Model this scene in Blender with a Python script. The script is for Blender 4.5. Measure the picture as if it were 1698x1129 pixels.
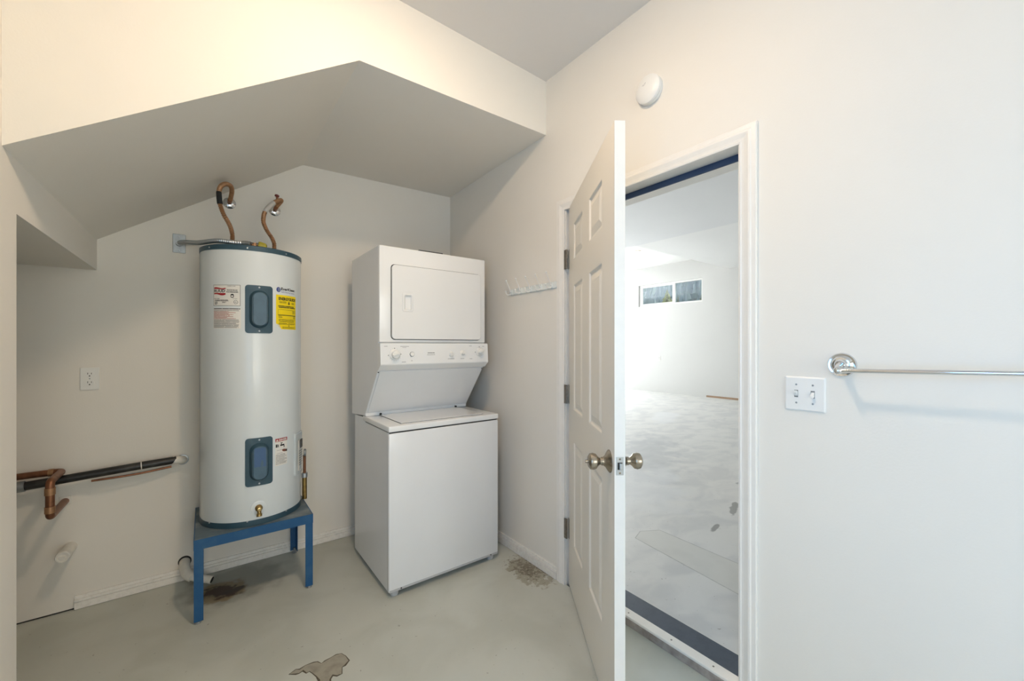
import bpy, bmesh, math, random
from mathutils import Vector, Matrix
random.seed(7)
PI = math.pi
for o in list(bpy.data.objects):
    bpy.data.objects.remove(o, do_unlink=True)
sc = bpy.context.scene
COL = sc.collection

# ---------------------------------------------------------------- camera, world, sun, large lights, exposure
cam_d = bpy.data.cameras.new('camera')
cam_d.sensor_width = 36.0
cam_d.lens = 36.0 * 675.7 / 1698.0
cam_d.shift_y = 8.5 / 1698.0
cam_d.clip_start = 0.02
cam_d.clip_end = 300
cam = bpy.data.objects.new('camera', cam_d)
COL.objects.link(cam)
cam.location = (0, 0, 1.30)
cam.rotation_euler = (PI / 2, 0, -math.atan(509 / 675.7))
sc.camera = cam

vs = sc.view_settings
vs.view_transform = 'Standard'
vs.look = 'None'
vs.gamma = 1.0
vs.use_curve_mapping = False
vs.exposure = 0.22

world = bpy.data.worlds.new('world')
sc.world = world
world.use_nodes = True
wn = world.node_tree
wn.nodes.clear()
w_out = wn.nodes.new('ShaderNodeOutputWorld')
w_bg = wn.nodes.new('ShaderNodeBackground')
w_sky = wn.nodes.new('ShaderNodeTexSky')
w_sky.sky_type = 'NISHITA'
w_sky.sun_disc = False
w_sky.sun_elevation = math.radians(53)
w_sky.sun_rotation = math.radians(105)
w_bg.inputs['Strength'].default_value = 0.10
wn.links.new(w_sky.outputs[0], w_bg.inputs['Color'])
wn.links.new(w_bg.outputs[0], w_out.inputs['Surface'])

LAMP_POWER = 1.0
sun_d = bpy.data.lights.new('sun', 'SUN')
sun_d.energy = 6.0
sun_d.angle = math.radians(0.6)
sun_d.color = (1.0, 0.95, 0.87)
sun = bpy.data.objects.new('sun', sun_d)
COL.objects.link(sun)
sun.rotation_euler = Vector((-1.92, 0.53, -2.70)).to_track_quat('-Z', 'Y').to_euler()

def area(name, loc, direction, sx, sy, power, color):
    d = bpy.data.lights.new(name, 'AREA')
    d.shape = 'RECTANGLE'
    d.size = sx
    d.size_y = sy
    d.energy = power
    d.color = color
    o = bpy.data.objects.new(name, d)
    COL.objects.link(o)
    o.location = loc
    o.rotation_euler = Vector(direction).to_track_quat('-Z', 'Z').to_euler()
    return o
# fill lights outside the added garage opening and the room's two added windows
area('garage_opening_fill', (10.2, 11.0, 1.55), (-1, 0, 0), 3.6, 2.8, 1120, (0.90, 0.95, 1.0))
area('left_window_fill', (-0.60, -0.15, 1.35), (1, 0, 0), 1.2, 1.3, 31, (0.24, 0.54, 1.0))
area('front_window_fill', (0.55, -2.98, 1.40), (0, 1, 0), 1.7, 1.6, 52, (1.0, 0.96, 0.92))

# ---------------------------------------------------------------- materials
def lin(c):
    if isinstance(c, str):
        c = [int(c[i:i + 2], 16) / 255 for i in (0, 2, 4)]
    return tuple(x / 12.92 if x <= 0.04045 else ((x + 0.055) / 1.055) ** 2.4 for x in c) + (1.0,)

MATS = {}
def mat(name, color, rough=0.5, metal=0.0, noise=0.0, scale=8.0, bump=0.0, bscale=200.0, coat=0.0, spec=0.5,
        emit=None, estr=0.0, dirt=None, dirt_amt=0.5, trans=0.0):
    m = bpy.data.materials.new(name)
    m.use_nodes = True
    nt = m.node_tree
    p = nt.nodes['Principled BSDF']
    c = lin(color)
    p.inputs['Base Color'].default_value = c
    p.inputs['Roughness'].default_value = rough
    p.inputs['Metallic'].default_value = metal
    p.inputs['Coat Weight'].default_value = coat
    p.inputs['Specular IOR Level'].default_value = spec
    p.inputs['Transmission Weight'].default_value = trans
    tc = nt.nodes.new('ShaderNodeTexCoord')
    if noise or dirt:
        n = nt.nodes.new('ShaderNodeTexNoise')
        n.inputs['Scale'].default_value = scale
        n.inputs['Detail'].default_value = 6
        nt.links.new(tc.outputs['Object'], n.inputs['Vector'])
        mx = nt.nodes.new('ShaderNodeMix')
        mx.data_type = 'RGBA'
        mx.inputs[6].default_value = c
        mx.inputs[7].default_value = lin(dirt) if dirt else tuple(x * (1 - noise) for x in c[:3]) + (1,)
        r = nt.nodes.new('ShaderNodeMapRange')
        r.inputs['From Min'].default_value = 0.45
        r.inputs['From Max'].default_value = 0.75
        r.inputs['To Max'].default_value = dirt_amt if dirt else 1.0
        nt.links.new(n.outputs['Fac'], r.inputs['Value'])
        nt.links.new(r.outputs['Result'], mx.inputs[0])
        nt.links.new(mx.outputs[2], p.inputs['Base Color'])
    if bump:
        b = nt.nodes.new('ShaderNodeBump')
        b.inputs['Strength'].default_value = bump
        b.inputs['Distance'].default_value = 0.002
        n2 = nt.nodes.new('ShaderNodeTexNoise')
        n2.inputs['Scale'].default_value = bscale
        n2.inputs['Detail'].default_value = 3
        nt.links.new(tc.outputs['Object'], n2.inputs['Vector'])
        nt.links.new(n2.outputs['Fac'], b.inputs['Height'])
        nt.links.new(b.outputs['Normal'], p.inputs['Normal'])
    if emit:
        p.inputs['Emission Color'].default_value = lin(emit)
        p.inputs['Emission Strength'].default_value = estr
    MATS[name] = m
    return m

mat('wall_paint', 'EBE6DC', 0.62, noise=0.02, scale=2.0, bump=0.12, bscale=160, spec=0.3)
mat('ceiling_paint', 'E3DFDA', 0.8, noise=0.02, scale=2.0, bump=0.15, bscale=140, spec=0.2)
mat('garage_paint', 'D9D9D7', 0.7, noise=0.02, scale=1.2, bump=0.1, bscale=80, spec=0.3)
mat('garage_ceiling_paint', 'F0F0EE', 0.85, noise=0.03, scale=0.8, spec=0.2)
mat('garage_low_ceiling_shade', 'E7E8E8', 0.85, noise=0.03, scale=0.8, spec=0.2)  # greyer copy of the ceiling white, shade painted into the colour
mat('trim_paint', 'EEEAE2', 0.35, noise=0.03, scale=20)
mat('baseboard_paint', 'F0ECE4', 0.4, dirt='B3ABA0', dirt_amt=0.25, scale=60)
mat('door_paint', 'E6E0D3', 0.38, bump=0.05, bscale=300)
mat('enamel', 'E9EAEA', 0.22, coat=0.3, noise=0.02, scale=5)
mat('enamel_bright', 'F0F0EE', 0.2, coat=0.4)
mat('plastic_white', 'ECEBE6', 0.35)
mat('plastic_clear', 'E4E8E4', 0.25, spec=0.6)
mat('gap_dark', '2B2B29', 0.8)
mat('print_grey', '8A8A88', 0.6)
mat('print_dark', '4A4A4C', 0.6)
mat('tank_white', 'DDE3E4', 0.28, coat=0.25, noise=0.03, scale=6)
mat('tank_teal', '33505E', 0.38, noise=0.1, scale=20)
mat('tank_teal_light', '4A6678', 0.42, noise=0.15, scale=30)
mat('label_paper', 'E9E6DF', 0.55)
mat('label_yellow', 'F5D90A', 0.5)
mat('label_red', 'A8232B', 0.5)
mat('label_pink', 'B98178', 0.6)
mat('label_black', '17181A', 0.6)
mat('label_blue', '3B4B8F', 0.5)
mat('sleeve_grey', 'CFC9C2', 0.4)
mat('film', 'CFD6D8', 0.2, spec=0.7)
mat('brass', 'A88B55', 0.35, metal=0.9, noise=0.3, scale=60)
mat('brass_bright', 'D8BE88', 0.3, metal=0.8)
mat('brass_yellow', 'A59A2A', 0.5, noise=0.3, scale=40)
mat('copper', 'B58A66', 0.45, metal=0.6, noise=0.3, scale=35)
mat('copper_dark', '8F6248', 0.4, metal=0.7, noise=0.4, scale=30)
mat('chrome', 'D9DBDE', 0.08, metal=1.0)
mat('nickel', 'A79E90', 0.26, metal=1.0)
mat('steel', 'A6ABAE', 0.42, metal=0.85, noise=0.25, scale=40)
mat('steel_light', 'B9BEC2', 0.35, metal=0.9)
mat('hinge_metal', '8B847A', 0.38, metal=0.9, noise=0.3, scale=90)
mat('stand_blue', '0F4F7E', 0.45, noise=0.25, scale=14, dirt='4A708A', dirt_amt=0.3)
mat('stand_top', '5E6E78', 0.5, dirt='9AA0A0', dirt_amt=0.8, scale=12)
mat('black_pipe', '1E1E1D', 0.42, noise=0.4, scale=20, dirt='55534E', dirt_amt=0.5)
mat('pvc', 'E8E4DA', 0.42, noise=0.08, scale=30)
mat('wood_sill', 'A79E97', 0.7, dirt='6A5F5A', dirt_amt=0.8, scale=22)
mat('rubber', '3F4A57', 0.6, noise=0.25, scale=40)
mat('rubber_seal', '2C405E', 0.6)
mat('red_handle', '6E2A24', 0.5)
mat('glass', 'FFFFFF', 0.0, trans=1.0)
mat('lamp_glass', 'FFF3E0', 0.5, emit='FFE2C0', estr=215.0 * LAMP_POWER)
mat('garage_bulb', 'FFF3E0', 0.5, emit='FFE6C0', estr=22.0)
mat('bare_concrete', 'A39D8D', 0.8, noise=0.25, scale=30, bump=0.3, bscale=120)
mat('patch_edge', '5C5446', 0.85, noise=0.4, scale=60)
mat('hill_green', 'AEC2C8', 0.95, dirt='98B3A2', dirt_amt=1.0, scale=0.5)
mat('foliage', '9DB086', 0.9, noise=0.5, scale=2.0)
mat('foliage_dark', '7F968A', 0.9, noise=0.5, scale=2.0)
mat('foliage_light', 'B4BC70', 0.9, noise=0.4, scale=2.0)
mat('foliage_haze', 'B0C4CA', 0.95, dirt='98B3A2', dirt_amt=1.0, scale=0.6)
mat('bark', '8D857B', 0.9, noise=0.3, scale=5)
mat('gravel', '8C8A84', 0.95, noise=0.3, scale=3)
mat('garage_wood', 'A88C74', 0.7, noise=0.2, scale=10)

mat('label_blue2', '3F5F86', 0.4)
mat('label_ink', '6E6410', 0.6)
mat('label_hand', '7B4B3A', 0.6)
mat('print_lightgrey', 'B9BABB', 0.5)
mat('groove_dark', 'BDBDB8', 0.9, noise=0.3, scale=20)
mat('slab_patch', 'D3D2CC', 0.5, noise=0.06, scale=9)

def nmath(nt, op, a, b=None, clamp=False):
    n = nt.nodes.new('ShaderNodeMath')
    n.operation = op
    n.use_clamp = clamp
    for i, v in enumerate((a, b)):
        if v is None:
            continue
        if isinstance(v, (int, float)):
            n.inputs[i].default_value = v
        else:
            nt.links.new(v, n.inputs[i])
    return n.outputs[0]

def floor_material(name, base, base2, stains, rough, streak_scale=(1, 1, 1), bump=0.08, nscale=3.0):
    m = bpy.data.materials.new(name)
    m.use_nodes = True
    nt = m.node_tree
    p = nt.nodes['Principled BSDF']
    tc = nt.nodes.new('ShaderNodeTexCoord')
    mp = nt.nodes.new('ShaderNodeMapping')
    mp.inputs['Scale'].default_value = streak_scale
    nt.links.new(tc.outputs['Object'], mp.inputs['Vector'])
    def noise(scale, detail=6, vec=None, dist=0.0):
        n = nt.nodes.new('ShaderNodeTexNoise')
        n.inputs['Scale'].default_value = scale
        n.inputs['Detail'].default_value = detail
        n.inputs['Distortion'].default_value = dist
        nt.links.new(vec or tc.outputs['Object'], n.inputs['Vector'])
        return n.outputs['Fac']
    def ramp(v, a, b, hi=1.0):
        r = nt.nodes.new('ShaderNodeMapRange')
        r.interpolation_type = 'SMOOTHSTEP'
        r.inputs['From Min'].default_value = a
        r.inputs['From Max'].default_value = b
        r.inputs['To Max'].default_value = hi
        nt.links.new(v, r.inputs['Value'])
        return r.outputs['Result']
    def mix(f, a, b):
        mx = nt.nodes.new('ShaderNodeMix')
        mx.data_type = 'RGBA'
        nt.links.new(f, mx.inputs[0])
        for i, v in ((6, a), (7, b)):
            if isinstance(v, tuple):
                mx.inputs[i].default_value = v
            else:
                nt.links.new(v, mx.inputs[i])
        return mx.outputs[2]
    col = mix(ramp(noise(nscale, 8, mp.outputs[0], 0.6), 0.38, 0.66), lin(base), lin(base2))
    sep = nt.nodes.new('ShaderNodeSeparateXYZ')
    nt.links.new(tc.outputs['Object'], sep.inputs[0])
    for (cx, cy, rx, ry, rot, color, nsc, namp, lo, hi, amt) in stains:
        dx = nmath(nt, 'SUBTRACT', sep.outputs['X'], cx)
        dy = nmath(nt, 'SUBTRACT', sep.outputs['Y'], cy)
        c, s = math.cos(rot), math.sin(rot)
        ex = nmath(nt, 'DIVIDE', nmath(nt, 'ADD', nmath(nt, 'MULTIPLY', dx, c), nmath(nt, 'MULTIPLY', dy, s)), rx)
        ey = nmath(nt, 'DIVIDE', nmath(nt, 'SUBTRACT', nmath(nt, 'MULTIPLY', dy, c), nmath(nt, 'MULTIPLY', dx, s)), ry)
        d = nmath(nt, 'SQRT', nmath(nt, 'ADD', nmath(nt, 'MULTIPLY', ex, ex), nmath(nt, 'MULTIPLY', ey, ey)))
        nn = nmath(nt, 'MULTIPLY', nmath(nt, 'SUBTRACT', noise(nsc, 7), 0.5), namp)
        v = nmath(nt, 'ADD', nmath(nt, 'SUBTRACT', 1.0, d), nn)
        col = mix(ramp(v, lo, hi, amt), col, lin(color))
    # small specks
    col = mix(ramp(noise(55, 2), 0.71, 0.76, 0.5), col, lin('6F6A5E'))
    nt.links.new(col, p.inputs['Base Color'])
    rr = nt.nodes.new('ShaderNodeMapRange')
    rr.inputs['To Min'].default_value = rough - 0.08
    rr.inputs['To Max'].default_value = rough + 0.12
    nt.links.new(noise(4.0, 5), rr.inputs['Value'])
    nt.links.new(rr.outputs['Result'], p.inputs['Roughness'])
    b = nt.nodes.new('ShaderNodeBump')
    b.inputs['Strength'].default_value = bump
    b.inputs['Distance'].default_value = 0.004
    nt.links.new(noise(25, 6), b.inputs['Height'])
    nt.links.new(b.outputs['Normal'], p.inputs['Normal'])
    MATS[name] = m
    return m

floor_material('painted_floor', 'C6C8BE', 'BCBEB3', [
    (1.50, 1.82, 0.125, 0.20, 0.0, '9A937F', 26, 1.6, 0.10, 0.30, 0.8),
    (1.50, 1.84, 0.125, 0.20, 0.0, '787060', 48, 3.2, 0.45, 0.75, 0.85),
    (1.49, 1.82, 0.13, 0.20, 0.0, '5D5546', 85, 4.2, 0.95, 1.25, 0.85),
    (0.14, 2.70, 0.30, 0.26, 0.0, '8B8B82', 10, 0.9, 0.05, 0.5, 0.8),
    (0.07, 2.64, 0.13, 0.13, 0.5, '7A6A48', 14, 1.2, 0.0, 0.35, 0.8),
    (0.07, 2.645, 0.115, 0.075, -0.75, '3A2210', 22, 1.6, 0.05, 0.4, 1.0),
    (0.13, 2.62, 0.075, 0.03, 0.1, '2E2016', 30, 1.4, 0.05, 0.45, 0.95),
], 0.42)
floor_material('garage_concrete', 'DAD9D5', 'CBCBC9', [
    (4.02, 1.72, 0.15, 0.09, 0.3, '7F8285', 14, 1.6, 0.15, 0.4, 0.8),
    (3.30, 1.50, 0.22, 0.035, 0.35, '83827E', 14, 1.5, 0.15, 0.4, 0.8),
    (2.85, 1.42, 0.10, 0.025, 0.2, '7D7C78', 14, 0.9, 0.1, 0.4, 0.85),
    (2.85, 1.20, 0.06, 0.03, 0.2, '77756F', 14, 0.9, 0.1, 0.4, 0.85),
    (6.6, 4.2, 0.9, 0.30, 0.5, 'DFE0E0', 3, 1.2, 0.1, 0.5, 0.7),
    (4.2, 2.9, 1.6, 0.5, 0.6, 'A9ACB0', 6, 1.6, 0.1, 0.7, 0.55),
    (3.2, 2.2, 0.9, 0.4, 0.6, 'D6D8DA', 4, 1.3, 0.1, 0.6, 0.6),
], 0.4, streak_scale=(1.0, 1.6, 1), nscale=3.2)

# ---------------------------------------------------------------- mesh helpers
def obj(name, bm, m, parent=None, smooth=False, label=None):
    me = bpy.data.meshes.new(name)
    bmesh.ops.recalc_face_normals(bm, faces=bm.faces)
    bm.to_mesh(me)
    bm.free()
    if m:
        me.materials.append(MATS[m])
    if smooth:
        for p in me.polygons:
            p.use_smooth = True
        try:
            me.set_sharp_from_angle(angle=math.radians(smooth if smooth is not True else 40))
        except Exception:
            pass
    o = bpy.data.objects.new(name, me)
    COL.objects.link(o)
    if parent is not None:
        o.parent = parent
        o.location = -PL.get(parent.name, Vector((0, 0, 0)))
        PL[o.name] = Vector((0, 0, 0)) if o.name not in PL else PL[o.name]
    if label:
        o['label'] = label
    return o
PL = {}      # world location of each parent: meshes are written in world coordinates
def thing(name, label, cat, loc, group=None, kind=None):
    o = bpy.data.objects.new(name, None)
    o.empty_display_size = 0.05
    COL.objects.link(o)
    o.location = loc
    PL[o.name] = Vector(loc)
    o['label'] = label
    o['category'] = cat
    if group:
        o['group'] = group
    if kind:
        o['kind'] = kind
    return o
def struct(name, bm, m, label, cat='wall', parent=None, smooth=False):
    o = obj(name, bm, m, parent, smooth)
    if parent is None:
        o['kind'] = 'structure'
        o['label'] = label
        o['category'] = cat
    return o
def tag(o, label, cat, group=None):
    o['label'] = label
    o['category'] = cat
    if group:
        o['group'] = group
    return o

def NB():
    return bmesh.new()
def box(bm, x0, x1, y0, y1, z0, z1, bev=0.0, seg=2):
    vs_ = [bm.verts.new((x, y, z)) for x in (x0, x1) for y in (y0, y1) for z in (z0, z1)]
    fs = [(0, 1, 3, 2), (4, 6, 7, 5), (0, 4, 5, 1), (2, 3, 7, 6), (0, 2, 6, 4), (1, 5, 7, 3)]
    faces = [bm.faces.new([vs_[i] for i in f]) for f in fs]
    if bev:
        es = list({e for f in faces for e in f.edges})
        bmesh.ops.recalc_face_normals(bm, faces=faces)
        bmesh.ops.bevel(bm, geom=es, offset=bev, segments=seg, profile=0.5, affect='EDGES')
    return bm
def B(*a, **k):
    return box(NB(), *a, **k)
def prism(bm, pts, axis, a0, a1, bev=0.0):
    """polygon pts extruded along axis ('x': pts are (y,z); 'y': (x,z); 'z': (x,y))"""
    def P(p, a):
        return {'x': (a, p[0], p[1]), 'y': (p[0], a, p[1]), 'z': (p[0], p[1], a)}[axis]
    r0 = [bm.verts.new(P(p, a0)) for p in pts]
    r1 = [bm.verts.new(P(p, a1)) for p in pts]
    n = len(pts)
    faces = [bm.faces.new(r0), bm.faces.new(r1[::-1])]
    for i in range(n):
        faces.append(bm.faces.new((r0[i], r0[(i + 1) % n], r1[(i + 1) % n], r1[i])))
    if bev:
        bmesh.ops.recalc_face_normals(bm, faces=faces)
        es = list({e for f in faces for e in f.edges})
        bmesh.ops.bevel(bm, geom=es, offset=bev, segments=2, profile=0.5, affect='EDGES')
    return bm
def frame_for(d):
    d = d.normalized()
    up = Vector((0, 0, 1)) if abs(d.z) < 0.95 else Vector((1, 0, 0))
    a = d.cross(up).normalized()
    return a, a.cross(d).normalized()
def catmull(pts, n=6):
    P = [Vector(p) for p in pts]
    P = [P[0] * 2 - P[1]] + P + [P[-1] * 2 - P[-2]]
    out = []
    for i in range(1, len(P) - 2):
        p0, p1, p2, p3 = P[i - 1:i + 3]
        for k in range(n):
            t = k / n
            out.append(0.5 * (2 * p1 + (p2 - p0) * t + (2 * p0 - 5 * p1 + 4 * p2 - p3) * t * t + (3 * p1 - p0 - 3 * p2 + p3) * t ** 3))
    out.append(P[-2])
    return out
def tube(bm, pts, r, n=16, cap=True, ridge=0.0, pitch=0.006):
    """tube along pts (Vectors); ridge > 0 makes a corrugated tube"""
    pts = [Vector(p) for p in pts]
    if ridge:
        L = [0.0]
        for i in range(1, len(pts)):
            L.append(L[-1] + (pts[i] - pts[i - 1]).length)
        m = max(2, int(L[-1] / (pitch / 4)))
        res = []
        j = 0
        for k in range(m + 1):
            s = L[-1] * k / m
            while j < len(L) - 2 and L[j + 1] < s:
                j += 1
            t = (s - L[j]) / max(1e-9, L[j + 1] - L[j])
            res.append((pts[j].lerp(pts[j + 1], t), r + ridge * math.sin(2 * PI * s / pitch)))
    else:
        res = [(p, r) for p in pts] if not isinstance(r, (list, tuple)) else list(zip(pts, r))
    rings = []
    a = None
    for i, (p, rr) in enumerate(res):
        d = res[min(i + 1, len(res) - 1)][0] - res[max(i - 1, 0)][0]
        if d.length < 1e-9:
            d = Vector((0, 0, 1))
        d.normalize()
        if a is None:
            a, b = frame_for(d)
        else:
            a = (a - d * a.dot(d)).normalized()
            b = d.cross(a)
            b = -b if b.dot(frame_b) < 0 else b
        frame_b = b
        rings.append([bm.verts.new(p + (a * math.cos(2 * PI * k / n) + b * math.sin(2 * PI * k / n)) * rr) for k in range(n)])
    for i in range(len(rings) - 1):
        for k in range(n):
            bm.faces.new((rings[i][k], rings[i][(k + 1) % n], rings[i + 1][(k + 1) % n], rings[i + 1][k]))
    if cap:
        bm.faces.new(rings[0][::-1])
        bm.faces.new(rings[-1])
    return bm
def T(pts, r, **k):
    return tube(NB(), pts, r, **k)
def lathe(bm, prof, origin, axis, n=32):
    """prof: list of (radius, height along axis)"""
    o = Vector(origin)
    d = Vector(axis).normalized()
    a, b = frame_for(d)
    rings = []
    for (r, h) in prof:
        if r < 1e-6:
            rings.append([bm.verts.new(o + d * h)])
        else:
            rings.append([bm.verts.new(o + d * h + (a * math.cos(2 * PI * k / n) + b * math.sin(2 * PI * k / n)) * r) for k in range(n)])
    for i in range(len(rings) - 1):
        A_, B_ = rings[i], rings[i + 1]
        for k in range(n):
            k2 = (k + 1) % n
            if len(A_) == 1 and len(B_) == 1:
                break
            if len(A_) == 1:
                bm.faces.new((A_[0], B_[k2], B_[k]))
            elif len(B_) == 1:
                bm.faces.new((A_[k], A_[k2], B_[0]))
            else:
                bm.faces.new((A_[k], A_[k2], B_[k2], B_[k]))
    if len(rings[0]) > 1:
        bm.faces.new(rings[0][::-1])
    if len(rings[-1]) > 1:
        bm.faces.new(rings[-1])
    return bm
def LA(*a, **k):
    return lathe(NB(), *a, **k)
def rr(cx, cz, w, h, r, k=5, m=3):
    """rounded rectangle outline as 2-D points, corner arcs of k+1 points, m extra points on each straight edge"""
    w, h = w / 2, h / 2
    r = min(r, w - 1e-4, h - 1e-4)
    arcs = []
    for (sx, sz, a0) in ((1, 1, 0), (-1, 1, 90), (-1, -1, 180), (1, -1, 270)):
        arcs.append([(cx + sx * (w - r) + r * math.cos(math.radians(a0 + 90 * i / k)),
                      cz + sz * (h - r) + r * math.sin(math.radians(a0 + 90 * i / k))) for i in range(k + 1)])
    out = []
    for i in range(4):
        out += arcs[i]
        p, q = arcs[i][-1], arcs[(i + 1) % 4][0]
        out += [(p[0] + (q[0] - p[0]) * j / (m + 1), p[1] + (q[1] - p[1]) * j / (m + 1)) for j in range(1, m + 1)]
    return out
def loft(bm, rings, mapf, cap0=False, cap1=True):
    """rings: list of (outline points, height); mapf(a, b, h) gives the 3-D point"""
    R = [[bm.verts.new(mapf(p[0], p[1], h)) for p in pts] for pts, h in rings]
    n = len(R[0])
    for i in range(len(R) - 1):
        for k in range(n):
            bm.faces.new((R[i][k], R[i][(k + 1) % n], R[i + 1][(k + 1) % n], R[i + 1][k]))
    if cap0:
        bm.faces.new(R[0][::-1])
    if cap1:
        bm.faces.new(R[-1])
    return bm
def sweep(bm, prof, path, normal_out, up):
    """mitred sweep of a moulding: prof (a, b): a along the in-plane side direction, b along up. path in one plane."""
    P = [Vector(p) for p in path]
    up = Vector(up)
    rings = []
    for i, p in enumerate(P):
        d0 = (p - P[i - 1]).normalized() if i > 0 else None
        d1 = (P[i + 1] - p).normalized() if i < len(P) - 1 else None
        s0 = d0.cross(up) * normal_out if d0 else None
        s1 = d1.cross(up) * normal_out if d1 else None
        if s0 is None:
            s = s1
        elif s1 is None:
            s = s0
        else:
            s = (s0 + s1)
            s = s / (s.dot(s0))
        rings.append([bm.verts.new(p + s * a + up * b) for a, b in prof])
    n = len(prof)
    for i in range(len(rings) - 1):
        for k in range(n):
            bm.faces.new((rings[i][k], rings[i][(k + 1) % n], rings[i + 1][(k + 1) % n], rings[i + 1][k]))
    bm.faces.new(rings[0])
    bm.faces.new(rings[-1][::-1])
    return bm
def text_into(bm, s, mapf, x, z, size, width=None, bold=0.0, depth=0.0):
    """flat lettering: mapf(a, b) gives the 3-D point; (x, z) is the left end of the baseline"""
    cu = bpy.data.curves.new('lettering', 'FONT')
    cu.body = s
    cu.size = size
    cu.offset = bold
    cu.resolution_u = 2
    ob = bpy.data.objects.new('lettering', cu)
    COL.objects.link(ob)
    dg = bpy.context.evaluated_depsgraph_get()
    me = ob.evaluated_get(dg).to_mesh()
    xs = [v.co.x for v in me.vertices]
    k = (width / (max(xs) - min(xs))) if width else 1.0
    x0 = min(xs)
    vv = [bm.verts.new(mapf(x + (v.co.x - x0) * k, z + v.co.y)) for v in me.vertices]
    for p in me.polygons:
        try:
            bm.faces.new([vv[i] for i in p.vertices])
        except ValueError:
            pass
    ob.evaluated_get(dg).to_mesh_clear()
    bpy.data.objects.remove(ob, do_unlink=True)
    bpy.data.curves.remove(cu)
    return bm

# ---------------------------------------------------------------- the room shell
XR, YB, XL, YN = 1.568, 2.905, -0.436, 1.805      # right wall, back wall, left wall, near jamb of the alcove
ZC, YF = 2.82, 1.757                               # ceiling height, face of the bulkhead
GX, GY1, GY0 = 9.9, 13.4, -2.2                      # garage extents
YW = -2.80                                         # front wall behind the camera
D0, D1, DH = 0.697, 1.592, 2.040                   # clear door opening

struct('floor', B(-1.52, XR, YW - 0.12, YB, -0.12, 0.0), 'painted_floor', 'worn grey-green painted concrete floor of the utility room', 'floor')
flo = bpy.data.objects['floor']
struct('ceiling', B(XL - 0.12, XR, YW - 0.12, YB, ZC, ZC + 0.1), 'ceiling_paint', 'flat white painted ceiling of the utility room', 'ceiling')
struct('wall_back', B(-1.52, XR, YB, YB + 0.12, -0.12, ZC + 0.1), 'wall_paint', 'cream wall behind the water heater and laundry tower')
obj('floor_gap', B(-1.40, -0.516, YB - 0.0012, YB + 0.001, 0.0005, 0.006), 'gap_dark', bpy.data.objects['wall_back'])
# right wall with the doorway
bm = NB()
for (y0, y1, z0, z1) in ((YW - 0.12, D0 - 0.02, -0.12, 3.62), (D1 + 0.02, GY1, -0.12, 3.62), (D0 - 0.02, D1 + 0.02, DH + 0.02, 3.62)):
    box(bm, XR, XR + 0.165, y0, y1, z0, z1)
struct('wall_right', bm, 'wall_paint', 'cream wall with the open doorway and towel bar')
# left wall, with an unseen window added to light the room from beside and behind the camera
wy0, wy1, wz0, wz1 = -0.75, 0.45, 0.70, 2.00
bm = NB()
for (y0, y1, z0, z1) in ((wy1, YN, 0, ZC), (YW - 0.12, wy0, 0, ZC), (wy0, wy1, 0, wz0), (wy0, wy1, wz1, ZC)):
    box(bm, XL - 0.12, XL, y0, y1, z0, z1)
struct('wall_left', bm, 'wall_paint', 'cream wall end beside the low alcove opening')
bm = NB()
box(bm, -1.52, XL, YN, YB, 1.681, ZC)
struct('wall_alcove_header', bm, 'wall_paint', 'cream header above the low alcove opening')
bm = NB()
box(bm, -1.52, -1.40, YN, YB, 0, 1.681)
box(bm, -1.52, XL - 0.12, YN - 0.1, YN, 0, 1.681)
struct('wall_alcove', bm, 'wall_paint', 'shaded side wall inside the low alcove')
# bulkhead: sloping and flat soffit, vertical face above it
f0 = [(XL, 1.838), (0.510, 2.480), (XR, 2.512), (XR, ZC), (XL, ZC)]
f1 = [(XL, 1.836), (0.503, 2.462), (XR, 2.486), (XR, ZC), (XL, ZC)]
bm = NB()
a = [bm.verts.new((x, YF + 0.058 * min(0.0, (x - XR) / (XR - XL)) , z)) for x, z in f0]
b = [bm.verts.new((x, YB, z)) for x, z in f1]
bm.faces.new(a)
bm.faces.new(b[::-1])
for i in range(5):
    bm.faces.new((a[i], a[(i + 1) % 5], b[(i + 1) % 5], b[i]))
struct('wall_bulkhead', bm, 'wall_paint', 'cream bulkhead with peaked sloping soffit over the water heater')
# front wall behind the camera, with an unseen window added for fill light
wx0, wx1, vz0, vz1 = -0.30, 1.40, 0.60, 2.20
bm = NB()
for (x0, x1, z0, z1) in ((XL, wx0, 0, ZC), (wx1, XR, 0, ZC), (wx0, wx1, 0, vz0), (wx0, wx1, vz1, ZC)):
    box(bm, x0, x1, YW - 0.12, YW, z0, z1)
struct('wall_front', bm, 'wall_paint', 'cream wall behind the photographer with an added window for fill light')

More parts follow.
